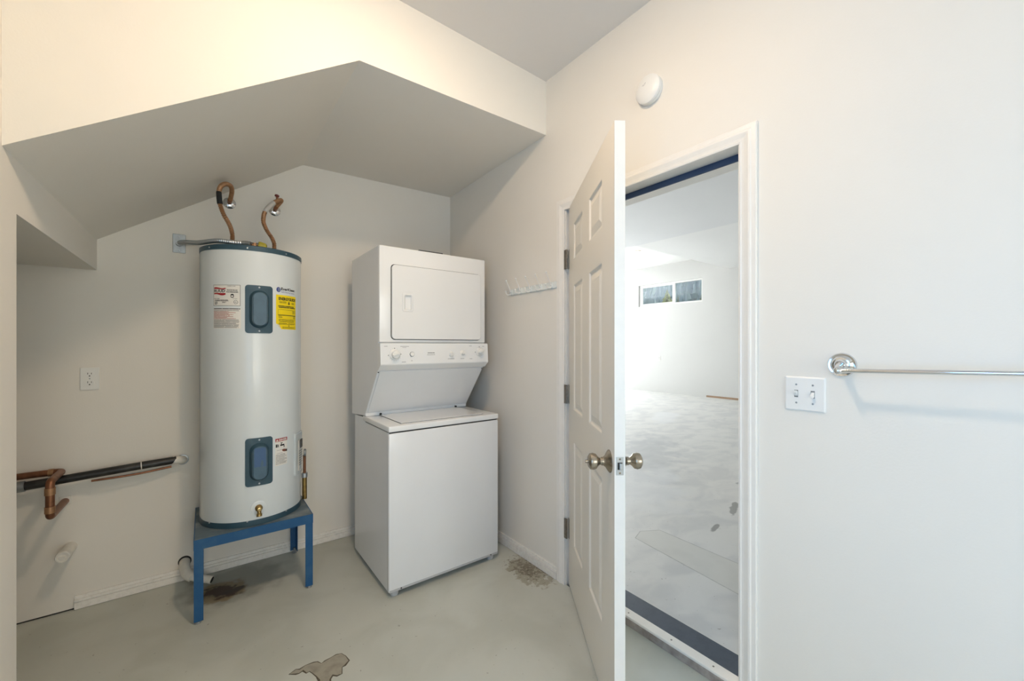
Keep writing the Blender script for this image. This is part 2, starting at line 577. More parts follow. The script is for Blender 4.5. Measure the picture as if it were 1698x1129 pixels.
def window(name, label, x0, x1, z0, z1, place, depth, xm=None):
    """place(a, z, d): a along the wall, d into the wall"""
    t = thing(name, label, 'window', place((x0 + x1) / 2, z0, 0), kind='structure')
    def fb(a0, a1, zz0, zz1, d0, d1):
        p, q = Vector(place(a0, zz0, d0)), Vector(place(a1, zz1, d1))
        return B(min(p.x, q.x), max(p.x, q.x), min(p.y, q.y), max(p.y, q.y), min(p.z, q.z), max(p.z, q.z), bev=0.003)
    fw = 0.045
    for (a0, a1, b0, b1) in ((x0, x1, z0, z0 + fw), (x0, x1, z1 - fw, z1), (x0, x0 + fw, z0 + fw, z1 - fw), (x1 - fw, x1, z0 + fw, z1 - fw)):
        obj('window_frame', fb(a0, a1, b0, b1, depth - 0.03, depth + 0.03), 'enamel_bright', t)
    xm = xm or (x0 + x1) / 2
    obj('mullion', fb(xm - 0.035, xm + 0.035, z0 + fw, z1 - fw, depth - 0.025, depth + 0.025), 'enamel_bright', t)
    # sliding sash on the first half
    s0, s1 = xm + 0.035, x1 - fw
    for (a0, a1, b0, b1) in ((s0, s1, z0 + fw, z0 + fw + 0.03), (s0, s1, z1 - fw - 0.03, z1 - fw), (s1 - 0.05, s1, z0 + fw + 0.03, z1 - fw - 0.03)):
        obj('sash_rail', fb(a0, a1, b0, b1, depth - 0.02, depth + 0.01), 'enamel_bright', t)
    for (a0, a1) in ((x0 + fw, xm - 0.035), (xm + 0.035, x1 - fw)):
        obj('pane', fb(a0, a1, z0 + fw, z1 - fw, depth - 0.003, depth + 0.003), 'window_glass', t)
    return t

# thin clear window glass
m = bpy.data.materials.new('window_glass')
m.use_nodes = True
nt = m.node_tree
nt.nodes.clear()
mo = nt.nodes.new('ShaderNodeOutputMaterial')
g1 = nt.nodes.new('ShaderNodeBsdfTransparent')
g1.inputs[0].default_value = (0.93, 0.96, 0.96, 1)
g2 = nt.nodes.new('ShaderNodeBsdfGlossy')
g2.inputs['Roughness'].default_value = 0.02
mxs = nt.nodes.new('ShaderNodeMixShader')
mxs.inputs[0].default_value = 0.06
nt.links.new(g1.outputs[0], mxs.inputs[1])
nt.links.new(g2.outputs[0], mxs.inputs[2])
nt.links.new(mxs.outputs[0], mo.inputs['Surface'])
MATS['window_glass'] = m

window('added_window_left', 'added white sliding window lighting the utility room from the left wall', wy0, wy1, wz0, wz1, lambda a, z, d: (XL - d, a, z), 0.06)
window('added_window_front', 'added large white sliding window for fill light in the wall behind the photographer', wx0, wx1, vz0, vz1, lambda a, z, d: (a, YW - d, z), 0.06)

# baseboards (each a moulded strip)
BP = [(0, 0.002), (0.015, 0.002), (0.015, 0.034), (0.009, 0.0355), (0.009, 0.0385), (0.014, 0.040), (0.013, 0.049), (0.0075, 0.0505), (0.0075, 0.0535), (0.010, 0.055), (0.008, 0.066), (0, 0.066)]
def base(name, p, q, label):
    bm = NB()
    p, q = Vector(p), Vector(q)
    d = (q - p).normalized()
    s = Vector((0, 0, 1)).cross(d)
    r = [[bm.verts.new(e + s * a + Vector((0, 0, 1)) * b) for a, b in BP] for e in (p, q)]
    n = len(BP)
    for k in range(n):
        bm.faces.new((r[0][k], r[0][(k + 1) % n], r[1][(k + 1) % n], r[1][k]))
    bm.faces.new(r[0])
    bm.faces.new(r[1][::-1])
    return struct(name, bm, 'baseboard_paint', label, 'baseboard')
base('baseboard_back', (XR, YB, 0), (-0.513, YB, 0), 'chipped white moulded baseboard behind the water heater stand')
base('baseboard_right', (XR, D1 + 0.066, 0), (XR, YB - 0.014, 0), 'scuffed white baseboard beside the washer and door casing')
base('baseboard_front', (XR - 0.0, YW + 0.01, 0), (XR - 0.0, D0 - 0.066, 0), 'white baseboard below the towel bar')

# bare concrete patch where the floor paint has peeled
PEEL = [(0.263, 1.818), (0.291, 1.831), (0.303, 1.824), (0.326, 1.83), (0.355, 1.829), (0.371, 1.822), (0.381, 1.801), (0.393, 1.809), (0.42, 1.812), (0.441, 1.817), (0.461, 1.809), (0.472, 1.783), (0.478, 1.748), (0.457, 1.728), (0.444, 1.728), (0.435, 1.694), (0.414, 1.692), (0.402, 1.704), (0.393, 1.693), (0.385, 1.66), (0.36, 1.655), (0.345, 1.68), (0.349, 1.715), (0.347, 1.74), (0.339, 1.766), (0.332, 1.784), (0.32, 1.781), (0.31, 1.801), (0.298, 1.797), (0.286, 1.799)]
def poly_plate(pts, z0, z1, inset=0.0):
    bm = NB()
    c = Vector((sum(p[0] for p in pts) / len(pts), sum(p[1] for p in pts) / len(pts)))
    if inset:
        n = len(pts)
        out = []
        for i, p in enumerate(pts):
            a_ = Vector(pts[i - 1]); b_ = Vector(pts[(i + 1) % n])
            t_ = (b_ - a_).normalized()
            nrm = Vector((t_.y, -t_.x))          # outline runs clockwise: inward
            k = inset * (0.35 + 1.3 * random.random())
            out.append((p[0] + nrm.x * k, p[1] + nrm.y * k))
        pts = out
    return prism(bm, pts, 'z', z0, z1)
obj('paint_edge', poly_plate(PEEL, -0.001, 0.0006), 'patch_edge', flo)
obj('bare_concrete_patch', poly_plate(PEEL, -0.001, 0.0010, 0.006), 'bare_concrete', flo)

# ---------------------------------------------------------------- doorway: casing, jamb, sill
CP = [(0, 0), (0, 0.010), (0.006, 0.012), (0.010, 0.010), (0.018, 0.011), (0.034, 0.016), (0.040, 0.016), (0.044, 0.013), (0.058, 0.013), (0.061, 0.010), (0.061, 0)]
trim = thing('trim_1', 'white moulded door casing and jamb around the open doorway', 'door frame', (XR, (D0 + D1) / 2, 0), kind='structure')
ci0, ci1, ciz = D0 - 0.006, D1 + 0.004, DH - 0.004
def casing(x, up, side):
    bm = NB()
    sweep(bm, CP, [(x, ci0, 0.0), (x, ci0, ciz), (x, ci1, ciz), (x, ci1, 0.0)], side, up)
    return bm
obj('casing', casing(XR, (-1, 0, 0), 1), 'trim_paint', trim)
obj('casing', casing(XR + 0.165, (1, 0, 0), -1), 'trim_paint', trim)
obj('jamb', B(XR + 0.001, XR + 0.164, D0 - 0.02, D0, 0, DH + 0.02), 'trim_paint', trim)
obj('jamb', B(XR + 0.001, XR + 0.164, D1, D1 + 0.02, 0, DH + 0.02), 'trim_paint', trim)
obj('head_jamb', B(XR + 0.001, XR + 0.164, D0, D1, DH, DH + 0.02), 'trim_paint', trim)
obj('door_stop', B(XR + 0.084, XR + 0.160, D0, D1, DH - 0.024, DH), 'trim_paint', trim)
obj('door_stop', B(XR + 0.084, XR + 0.160, D0, D0 + 0.010, 0.05, DH - 0.024), 'trim_paint', trim)
obj('door_stop', B(XR + 0.084, XR + 0.160, D1 - 0.010, D1, 0.05, DH - 0.024), 'trim_paint', trim)
obj('weatherstrip', B(XR + 0.070, XR + 0.084, D0 + 0.002, D1 - 0.002, DH - 0.028, DH - 0.006, bev=0.004), 'rubber_seal', trim)
obj('seal_channel', B(XR + 0.076, XR + 0.084, D0 + 0.002, D1 - 0.002, DH - 0.006, DH - 0.0005), 'rubber_seal', trim)
obj('strike_plate', B(XR + 0.012, XR + 0.045, D0, D0 + 0.002, 0.885, 0.945), 'hinge_metal', trim)
sill = thing('trim_2', 'weathered wood sill with white edge and dark rubber strip in the doorway', 'threshold', (XR + 0.08, (D0 + D1) / 2, 0), kind='structure')
obj('sill_board', B(XR - 0.002, XR + 0.164, D0 + 0.001, D1 - 0.05, 0.0, 0.032, bev=0.002), 'wood_sill', sill)
obj('sill_edge', B(XR - 0.001, XR + 0.050, D0 + 0.002, D1 - 0.051, 0.032, 0.044, bev=0.003), 'trim_paint', sill)
obj('rubber_strip', B(XR + 0.049, XR + 0.172, D0 + 0.002, D1 - 0.051, 0.031, 0.036, bev=0.001), 'rubber', sill)
for y in (0.80, 0.98, 1.2):
    obj('screw', LA([(0.004, 0), (0.004, 0.0008), (0.0, 0.0012)], (XR + 0.022, y, 0.044), (0, 0, 1), n=10), 'hinge_metal', sill)

# ---------------------------------------------------------------- the door leaf (local frame: s along the leaf from the hinge, h proud of the room face)
HX, HY = 1.572, 1.575
DD = Vector((-0.574, -0.819, 0)).normalized()
DN = Vector((-0.819, 0.574, 0)).normalized()       # out of the room-side face
def leaf(s, z, h=0.0):
    return Vector((HX, HY, 0)) + DD * s + DN * h + Vector((0, 0, z))
door = thing('door_1', 'cream six-panel door standing open on three hinges', 'door', (HX, HY, 0), kind='structure')
LW, LZ0, LZ1, LT = 0.862, 0.012, 2.042, 0.036
cols = [(0.133, 0.350), (0.481, 0.700)]
rows = [(0.272, 0.815), (0.970, 1.612), (1.735, 1.922)]
def leaf_face(side):
    """one moulded skin of the leaf: grid with six holes, each filled by a stepped raised panel"""
    bm = NB()
    hs = 0.0 if side > 0 else -LT
    ss = [0, cols[0][0], cols[0][1], cols[1][0], cols[1][1], LW]
    zs = [LZ0, rows[0][0], rows[0][1], rows[1][0], rows[1][1], rows[2][0], rows[2][1], LZ1]
    V = {}
    def v(s, z, h):
        key = (round(s, 4), round(z, 4), round(h, 4))
        if key not in V:
            V[key] = bm.verts.new(leaf(s, z, h))
        return V[key]
    for i in range(5):
        for j in range(7):
            if i in (1, 3) and j in (1, 3, 5):
                continue
            bm.faces.new((v(ss[i], zs[j], hs), v(ss[i + 1], zs[j], hs), v(ss[i + 1], zs[j + 1], hs), v(ss[i], zs[j + 1], hs)))
    return bm
def raised_panel(s0, s1, z0, z1, side):
    bm = NB()
    hs = 0.0 if side > 0 else -LT
    steps = [(0, 0), (0.006, -0.001), (0.012, -0.007), (0.018, -0.008), (0.044, -0.0015), (0.047, -0.001)]
    R = []
    for ins, h in steps:
        hh = hs + h * side
        R.append([bm.verts.new(leaf(s, z, hh)) for s, z in ((s0 + ins, z0 + ins), (s1 - ins, z0 + ins), (s1 - ins, z1 - ins), (s0 + ins, z1 - ins))])
    for i in range(len(R) - 1):
        for k in range(4):
            bm.faces.new((R[i][k], R[i][(k + 1) % 4], R[i + 1][(k + 1) % 4], R[i + 1][k]))
    bm.faces.new(R[-1])
    return bm
obj('door_skin', leaf_face(1), 'door_paint', door)
obj('door_skin', leaf_face(-1), 'door_paint', door)
for c in cols:
    for r in rows:
        for sd in (1, -1):
            obj('panel', raised_panel(c[0], c[1], r[0], r[1], sd), 'door_paint', door)
def leaf_box(s0, s1, z0, z1, h0, h1, bev=0.0):
    bm = B(s0, s1, h0, h1, z0, z1, bev=bev)
    for v in bm.verts:
        v.co = leaf(v.co.x, v.co.z, v.co.y)
    return bm
obj('door_core', leaf_box(0.001, LW - 0.001, LZ0 + 0.001, LZ1 - 0.001, -LT + 0.0085, -0.0085), 'door_paint', door)
obj('edge_strip', leaf_box(LW - 0.002, LW, LZ0, LZ1, -LT, 0.0), 'trim_paint', door)
obj('edge_strip', leaf_box(0, 0.002, LZ0, LZ1, -LT, 0.0), 'trim_paint', door)
obj('edge_strip', leaf_box(0.002, LW - 0.002, LZ1 - 0.002, LZ1, -LT, 0.0), 'trim_paint', door)
obj('edge_strip', leaf_box(0.002, LW - 0.002, LZ0, LZ0 + 0.002, -LT, 0.0), 'trim_paint', door)
# knobs
KS, KZ = 0.803, 0.903
for sd in (1, -1):
    o_ = leaf(KS, KZ, 0 if sd > 0 else -LT)
    k = obj('door_knob', LA([(0.012, 0.004), (0.013, 0.026), (0.012, 0.034), (0.016, 0.040), (0.0255, 0.048), (0.0285, 0.058), (0.0265, 0.068), (0.018, 0.074), (0.010, 0.076), (0, 0.0765)], o_, DN * sd), 'nickel', door, smooth=30)
    k['label'] = 'brushed nickel oval door knob'
    obj('rosette', LA([(0.039, 0), (0.039, 0.002), (0.032, 0.008), (0.020, 0.015), (0.0145, 0.022), (0.0145, 0.028)], o_, DN * sd), 'nickel', k, smooth=30)
    if sd > 0:
        obj('thumb_turn', T([o_ + DN * 0.076, o_ + DN * 0.084], 0.0055, n=12), 'nickel', k)
lp = leaf_box(LW - 0.001, LW + 0.0015, KZ - 0.030, KZ + 0.030, -LT / 2 - 0.0125, -LT / 2 + 0.0125, bev=0.0008)
lp = obj('latch_plate', lp, 'steel_light', door)
obj('latch_hole', leaf_box(LW, LW + 0.0018, KZ - 0.012, KZ + 0.012, -LT / 2 - 0.008, -LT / 2 + 0.008), 'gap_dark', lp)
obj('latch_bolt', leaf_box(LW, LW + 0.009, KZ - 0.010, KZ + 0.010, -LT / 2 - 0.007, -LT / 2 + 0.003, bev=0.002), 'steel_light', lp)
for dz in (-0.023, 0.023):
    obj('screw', LA([(0.0038, 0), (0.003, 0.0012), (0, 0.0014)], leaf(LW + 0.0012, KZ + dz, -LT / 2), DD, n=10), 'hinge_metal', lp)
# hinges
for z0, z1 in ((1.713, 1.817), (0.988, 1.089), (0.260, 0.367)):
    h = obj('hinge', B(XR - 0.0135, XR - 0.0105, D1 - 0.012, D1 + 0.003, z0, z1), 'hinge_metal', door)
    pc = Vector((XR - 0.012, 1.577, 0))
    n = 5
    for i in range(n):
        a_, b_ = z0 + (z1 - z0) * i / n + 0.0006, z0 + (z1 - z0) * (i + 1) / n - 0.0006
        obj('knuckle', T([pc + Vector((0, 0, a_)), pc + Vector((0, 0, b_))], 0.0055, n=12), 'hinge_metal', h, smooth=40)
    obj('hinge_leaf', leaf_box(-0.006, 0.012, z0, z1, 0.0, 0.0025), 'hinge_metal', h)

# ---------------------------------------------------------------- water heater stand
SX0, SX1, SY0, SY1, SZ = -0.043, 0.465, 2.398, 2.885, 0.393
st = thing('heater_stand', 'blue painted metal stand under the water heater', 'stand', ((SX0 + SX1) / 2, (SY0 + SY1) / 2, 0))
obj('top_plate', B(SX0 + 0.002, SX1 - 0.002, SY0 + 0.002, SY1 - 0.002, SZ - 0.005, SZ), 'stand_top', st)
for a_ in ((SX0, SX1, SY0, SY0 + 0.004), (SX0, SX1, SY1 - 0.004, SY1), (SX0, SX0 + 0.004, SY0 + 0.004, SY1 - 0.004), (SX1 - 0.004, SX1, SY0 + 0.004, SY1 - 0.004)):
    obj('apron', B(a_[0], a_[1], a_[2], a_[3], SZ - 0.046, SZ + 0.0005), 'stand_blue', st)
def angle_leg(cx, cy, sx, sy):
    bm = NB()
    w, t_ = 0.036, 0.004
    pts = [(0, 0), (w, 0), (w, t_), (t_, t_), (t_, w), (0, w)]
    pts = [(cx + sx * (p[0] + 0.001), cy + sy * (p[1] + 0.001)) for p in pts]
    return prism(bm, pts, 'z', 0.012, SZ - 0.006)
for cx, sx in ((SX0, 1), (SX1, -1)):
    for cy, sy in ((SY0, 1), (SY1, -1)):
        lg = obj('leg', angle_leg(cx, cy, sx, sy), 'stand_blue', st)
        obj('leveling_foot', LA([(0.013, 0), (0.014, 0.003), (0.010, 0.008), (0.006, 0.01), (0.006, 0.03)], (cx + sx * 0.016, cy + sy * 0.016, 0), (0, 0, 1), n=14), 'steel', lg)

# ---------------------------------------------------------------- water heater
HC = (0.212, 2.655)
HR = 0.234
HZ0, HZ1 = SZ + 0.0012, 1.803
wh = thing('water_heater', 'tall white cylindrical water heater with dark teal access covers', 'water heater', (HC[0], HC[1], SZ))
def cyl(s, z, h=0.0):
    p = s / HR
    return Vector((HC[0] + (HR + h) * math.sin(p), HC[1] - (HR + h) * math.cos(p), z))
def patch(bm, s0, s1, z0, z1, h, zb=None, n=None):
    n = n or max(2, int(abs(s1 - s0) / 0.008) + 1)
    prev = None
    for i in range(n + 1):
        s = s0 + (s1 - s0) * i / n
        lo = zb(s) if zb else z0
        cur = (bm.verts.new(cyl(s, lo, h)), bm.verts.new(cyl(s, z1, h)))
        if prev:
            bm.faces.new((prev[0], cur[0], cur[1], prev[1]))
        prev = cur
    return bm
obj('tank', LA([(HR - 0.004, HZ0 + 0.001), (HR, HZ0 + 0.02), (HR, HZ1 - 0.02), (HR - 0.004, HZ1 - 0.003)], (HC[0], HC[1], 0), (0, 0, 1), n=96), 'tank_white', wh, smooth=40)
obj('bottom_band', LA([(HR - 0.002, HZ0), (HR + 0.002, HZ0), (HR + 0.002, HZ0 + 0.027), (HR - 0.001, HZ0 + 0.028)], (HC[0], HC[1], 0), (0, 0, 1), n=96), 'tank_teal', wh, smooth=30)
cap = obj('top_cap', LA([(HR - 0.002, HZ1 - 0.026), (HR + 0.0025, HZ1 - 0.026), (HR + 0.0025, HZ1 - 0.003), (HR - 0.003, HZ1 + 0.001), (0, HZ1 + 0.001)], (HC[0], HC[1], 0), (0, 0, 1), n=96), 'tank_teal', wh, smooth=30)
for ang in (-145.6, -100.6, -55.6, -10.6, 34.3, 79.3, 124.3):
    s = math.radians(ang) * HR
    nrm = (cyl(s, 0, 1) - cyl(s, 0, 0)).normalized()
    for z in (HZ1 - 0.015, HZ0 + 0.030 - 0.004):
        obj('screw', LA([(0.0045, 0), (0.004, 0.002), (0, 0.003)], cyl(s, z, 0.002), nrm, n=10), 'steel_light', wh)
obj('seam', patch(NB(), -0.36, -0.34, HZ0 + 0.03, HZ1 - 0.028, 0.0015), 'tank_white', wh)
def access_cover(zc, zh, inner):
    c = 0.0075
    m_ = lambda a_, b_, h: cyl(a_, b_, h)
    o = obj('access_cover', loft(NB(), [(rr(c, zc, 0.120, zh, 0.014, 5, 5), 0.0), (rr(c, zc, 0.119, zh - 0.001, 0.0135, 5, 5), 0.004),
                                        (rr(c, zc, 0.084, 0.192, 0.042, 5, 5), 0.004), (rr(c, zc, 0.076, 0.184, 0.038, 5, 5), 0.010),
                                        (rr(c, zc, 0.062, 0.172, 0.031, 5, 5), 0.027), (rr(c, zc, 0.058, 0.168, 0.029, 5, 5), 0.030)], m_), 'tank_teal', wh, smooth=35)
    obj('cover_boss', loft(NB(), [(rr(c, zc, 0.054, 0.168, 0.027, 5, 5), 0.029), (rr(c, zc, 0.049, 0.164, 0.0245, 5, 5), 0.033)], m_), 'tank_teal_light', o, smooth=35)
    if inner:
        obj('blue_sticker', loft(NB(), [(rr(c, zc + 0.028, 0.044, 0.095, 0.004, 3, 3), 0.0332), (rr(c, zc + 0.028, 0.044, 0.095, 0.004, 3, 3), 0.0337)], m_), 'label_blue2', o)
    for dz in (zh / 2 - 0.011, -zh / 2 + 0.011):
        nrm = (cyl(c, 0, 1) - cyl(c, 0, 0)).normalized()
        obj('screw', LA([(0.0045, 0), (0.004, 0.002), (0, 0.003)], cyl(c, zc + dz, 0.004), nrm, n=10), 'steel_light', o)
    return o
access_cover(1.4838, 0.242, False)
access_cover(0.7126, 0.242, True)
H1, H2 = 0.0011, 0.0015
# rating label
lb = obj('rating_label', patch(NB(), -0.2016, -0.0725, 1.497, 1.601, 0.0006), 'label_black', wh, label='white rating label with red logo')
obj('label_face', patch(NB(), -0.2000, -0.0740, 1.4985, 1.5995, 0.0009), 'label_paper', lb)
mf = lambda a_, b_: cyl(a_, b_, H2)
obj('lettering', text_into(NB(), 'RUUD', mf, -0.1965, 1.5640, 0.0195, width=0.056, bold=0.0006), 'label_black', lb)
def wave_band(s0, s1, f_lo, f_hi, h=H1, n=16):
    bm = NB()
    prev = None
    for i in range(n + 1):
        t = i / n
        s = s0 + (s1 - s0) * t
        cur = (bm.verts.new(cyl(s, f_lo(t), h)), bm.verts.new(cyl(s, f_hi(t), h)))
        if prev:
            bm.faces.new((prev[0], cur[0], cur[1], prev[1]))
        prev = cur
    return bm
wv = lambda t: 0.0028 * math.sin(2 * PI * t * 0.9 + 0.6)
obj('logo_swoosh', wave_band(-0.1975, -0.1385, lambda t: 1.5795 + wv(t) * 0.4 , lambda t: 1.5862 + wv(t)), 'label_red', lb)
obj('logo_swoosh', wave_band(-0.1975, -0.1385, lambda t: 1.5515 + wv(t) * 1.2, lambda t: 1.5605 + wv(t) * 0.3), 'label_red', lb)
bm = NB()
text_into(bm, 'RUUDGLAS', mf, -0.1300, 1.5725, 0.0068, width=0.045, bold=0.0003)
text_into(bm, 'PACEMAKER', mf, -0.1340, 1.5630, 0.0068, width=0.053, bold=0.0003)
obj('lettering', bm, 'label_black', lb)
bm = loft(NB(), [(rr(-0.108, 1.5465, 0.015, 0.019, 0.006, 3, 1), H1)], lambda a_, b_, h: cyl(a_, b_, h))
obj('shield_mark', bm, 'label_black', lb)
obj('shield_inner', loft(NB(), [(rr(-0.108, 1.5450, 0.010, 0.008, 0.003, 3, 1), H2)], lambda a_, b_, h: cyl(a_, b_, h)), 'label_paper', lb)
ring = NB()
loft(ring, [([(-0.0925 + 0.0095 * math.cos(k * PI / 12), 1.5155 + 0.0095 * math.sin(k * PI / 12)) for k in range(24)], H1)], lambda a_, b_, h: cyl(a_, b_, h))
obj('listing_mark', ring, 'label_black', lb)
ring = NB()
loft(ring, [([(-0.0925 + 0.0080 * math.cos(k * PI / 12), 1.5155 + 0.0080 * math.sin(k * PI / 12)) for k in range(24)], H1 + 0.0002)], lambda a_, b_, h: cyl(a_, b_, h))
obj('listing_mark', ring, 'label_paper', lb)
obj('lettering', text_into(NB(), 'UL', mf, -0.0985, 1.5120, 0.0100, width=0.011), 'label_black', lb)
def fine_print(s0, s1, z0, z1, rows_, fill=0.55, h=H1, ragged=0.25, words=5):
    bm = NB()
    dz = (z1 - z0) / rows_
    for i in range(rows_):
        zt_ = z1 - dz * i
        L = (s1 - s0) * (1 - ragged * random.random())
        n = max(1, words + random.randint(-1, 1))
        cuts = sorted(random.random() for _ in range(n - 1))
        cuts = [0] + cuts + [1]
        for a_, b_ in zip(cuts, cuts[1:]):
            if b_ - a_ < 0.03:
                continue
            patch(bm, s0 + L * a_ + 0.0006, s0 + L * b_ - 0.0006, zt_ - dz * fill, zt_, h, n=max(1, int((b_ - a_) * L / 0.01)))
    return bm
obj('fine_print', fine_print(-0.132, -0.086, 1.5915, 1.5960, 1), 'print_grey', lb)
obj('fine_print', fine_print(-0.197, -0.164, 1.528, 1.534, 1), 'print_grey', lb)
obj('fine_print', fine_print(-0.107, -0.080, 1.529, 1.533, 1), 'print_grey', lb)
obj('fine_print', fine_print(-0.195, -0.122, 1.518, 1.527, 2, 0.6, words=4, ragged=0.1), 'print_dark', lb)
obj('fine_print', fine_print(-0.195, -0.176, 1.5025, 1.517, 4, 0.6, words=2), 'print_dark', lb)
obj('fine_print', fine_print(-0.156, -0.134, 1.510, 1.517, 2, 0.6, words=2), 'print_dark', lb)
# warning label
lb = obj('warning_label', patch(NB(), -0.2016, -0.0700, 1.385, 1.485, 0.0007), 'label_paper', wh, label='white warning label of small red and grey print')
obj('fine_print', fine_print(-0.200, -0.072, 1.4795, 1.4845, 1, 0.8, words=4, ragged=0.0), 'print_dark', lb)
obj('fine_print', fine_print(-0.200, -0.072, 1.470, 1.477, 2, 0.5, ragged=0.1), 'print_grey', lb)
obj('fine_print', fine_print(-0.200, -0.085, 1.430, 1.4695, 8, 0.55, ragged=0.4), 'label_pink', lb)
obj('fine_print', fine_print(-0.200, -0.074, 1.3865, 1.429, 9, 0.5, ragged=0.2), 'print_grey', lb)
# logo above the yellow label
bm = NB()
loft(bm, [([(0.0985 + 0.0115 * math.cos(k * PI / 12) * (1 if math.cos(k * PI / 12) > 0 else 1.0), 1.5935 + 0.0135 * math.sin(k * PI / 12)) for k in range(24)], 0.0007)], lambda a_, b_, h: cyl(a_, b_, h))
lg_ = obj('round_logo', bm, 'label_blue', wh)
obj('lettering', text_into(NB(), 'EverKleen', lambda a_, b_: cyl(a_, b_, 0.0008), 0.1120, 1.5930, 0.0195, width=0.092, bold=0.0006), 'label_black', wh)
obj('lettering', text_into(NB(), 'Self-Cleaning System', lambda a_, b_: cyl(a_, b_, 0.0008), 0.1130, 1.5800, 0.0095, width=0.090), 'label_blue', wh)
bm = NB()
for k in range(4):
    patch(bm, 0.094 + 0.003 * (k % 2), 0.107, 1.5850 + k * 0.0052, 1.5865 + k * 0.0052, 0.0010)
obj('logo_stripe', bm, 'film', lg_)
# yellow label with curled lower corner
zbf = lambda s: 1.3865 + max(0.0, (0.112 - s)) / 0.028 * 0.030
lb = obj('energy_label', patch(NB(), 0.0850, 0.2150, 1.386, 1.567, 0.0007, zb=zbf, n=24), 'label_yellow', wh, label='yellow energy label with a curled corner')
m3 = lambda a_, b_: cyl(a_, b_, 0.0012)
obj('lettering', text_into(NB(), 'ENERGYGUIDE', m3, 0.0985, 1.5400, 0.0210, width=0.112, bold=0.0009), 'label_black', lb)
bm = NB()
for pts in (((0.157, 1.5345), (0.163, 1.5345), (0.163, 1.526), (0.157, 1.526)), ((0.1525, 1.526), (0.1675, 1.526), (0.160, 1.5165))):
    bm.faces.new([bm.verts.new(cyl(s, z, 0.0011)) for s, z in pts])
obj('arrow_mark', bm, 'label_black', lb)
fp = lambda *a_, **k: obj('fine_print', fine_print(*a_, **dict(dict(h=0.0011), **k)), 'label_ink', lb)
fp(0.100, 0.148, 1.522, 1.533, 2, 0.5)
fp(0.178, 0.207, 1.520, 1.530, 2, 0.5, words=2)
obj('fine_print', fine_print(0.096, 0.208, 1.497, 1.511, 2, 0.62, h=0.0011, words=7, ragged=0.1), 'label_black', lb)
bm = NB()
for (s0, s1, z0, z1) in ((0.096, 0.211, 1.4895, 1.4905), (0.096, 0.0968, 1.462, 1.490), (0.2102, 0.211, 1.462, 1.490), (0.096, 0.211, 1.4595, 1.4630)):
    patch(bm, s0, s1, z0, z1, 0.0011)
obj('rule', bm, 'label_black', lb)
fp(0.185, 0.208, 1.468, 1.486, 3, 0.45, words=2)
fp(0.097, 0.120, 1.445, 1.457, 3, 0.45, words=2)
fp(0.192, 0.210, 1.442, 1.457, 3, 0.45, words=2)
fp(0.098, 0.210, 1.422, 1.440, 4, 0.45, words=8, ragged=0.15)
fp(0.098, 0.208, 1.410, 1.419, 2, 0.55, words=8, ragged=0.1)
fp(0.156, 0.164, 1.402, 1.408, 1, 0.9, words=1, ragged=0)
fp(0.118, 0.208, 1.389, 1.400, 3, 0.45, words=7, ragged=0.1)
bm = NB()
bm.faces.new([bm.verts.new(cyl(*q)) for q in ((0.0850, 1.4155, 0.0009), (0.0985, 1.4085, 0.006), (0.1140, 1.3835, 0.0009), (0.100, 1.401, 0.0012))])
obj('curled_corner', bm, 'label_paper', lb)
# danger label
lb = obj('danger_label', patch(NB(), 0.0810, 0.1480, 0.6710, 0.8140, 0.0007), 'label_paper', wh, label='small white label with a red heading')
obj('red_heading', patch(NB(), 0.0815, 0.1475, 0.7965, 0.8135, 0.0010), 'label_red', lb)
bm = NB()
bm.faces.new([bm.verts.new(cyl(s, z, 0.0013)) for s, z in ((0.084, 0.799), (0.097, 0.799), (0.0905, 0.811))])
text_into(bm, 'DANGER', lambda a_, b_: cyl(a_, b_, 0.0013), 0.1000, 0.7995, 0.0150, width=0.044, bold=0.0006)
obj('lettering', bm, 'label_paper', lb)
bm = NB()      # faucet and hand pictogram
for (s0, s1, z0, z1) in ((0.0835, 0.092, 0.768, 0.784), (0.094, 0.0985, 0.768, 0.782), (0.107, 0.130, 0.772, 0.780), (0.112, 0.116, 0.780, 0.789), (0.1265, 0.131, 0.762, 0.774), (0.108, 0.121, 0.787, 0.790)):
    patch(bm, s0, s1, z0, z1, 0.0011, n=2)
obj('pictogram', bm, 'label_black', lb)
bm = NB()
loft(bm, [([(0.131 + 0.014 * math.cos(k * PI / 8), 0.746 + 0.007 * math.sin(k * PI / 8) - 0.2 * 0.014 * math.cos(k * PI / 8)) for k in range(16)], 0.0011)], lambda a_, b_, h: cyl(a_, b_, h))
obj('pictogram', bm, 'label_hand', lb)
bm = NB()
for k in range(2):
    patch(bm, 0.140, 0.147, 0.738 - 0.0 * k, 0.750, 0.0012, n=1)
patch(bm, 0.088, 0.118, 0.7515, 0.7525, 0.0011)
patch(bm, 0.088, 0.120, 0.735, 0.736, 0.0011)
obj('pictogram', bm, 'label_black', lb)
obj('fine_print', fine_print(0.0835, 0.1455, 0.676, 0.729, 9, 0.42, words=6), 'print_grey', lb)
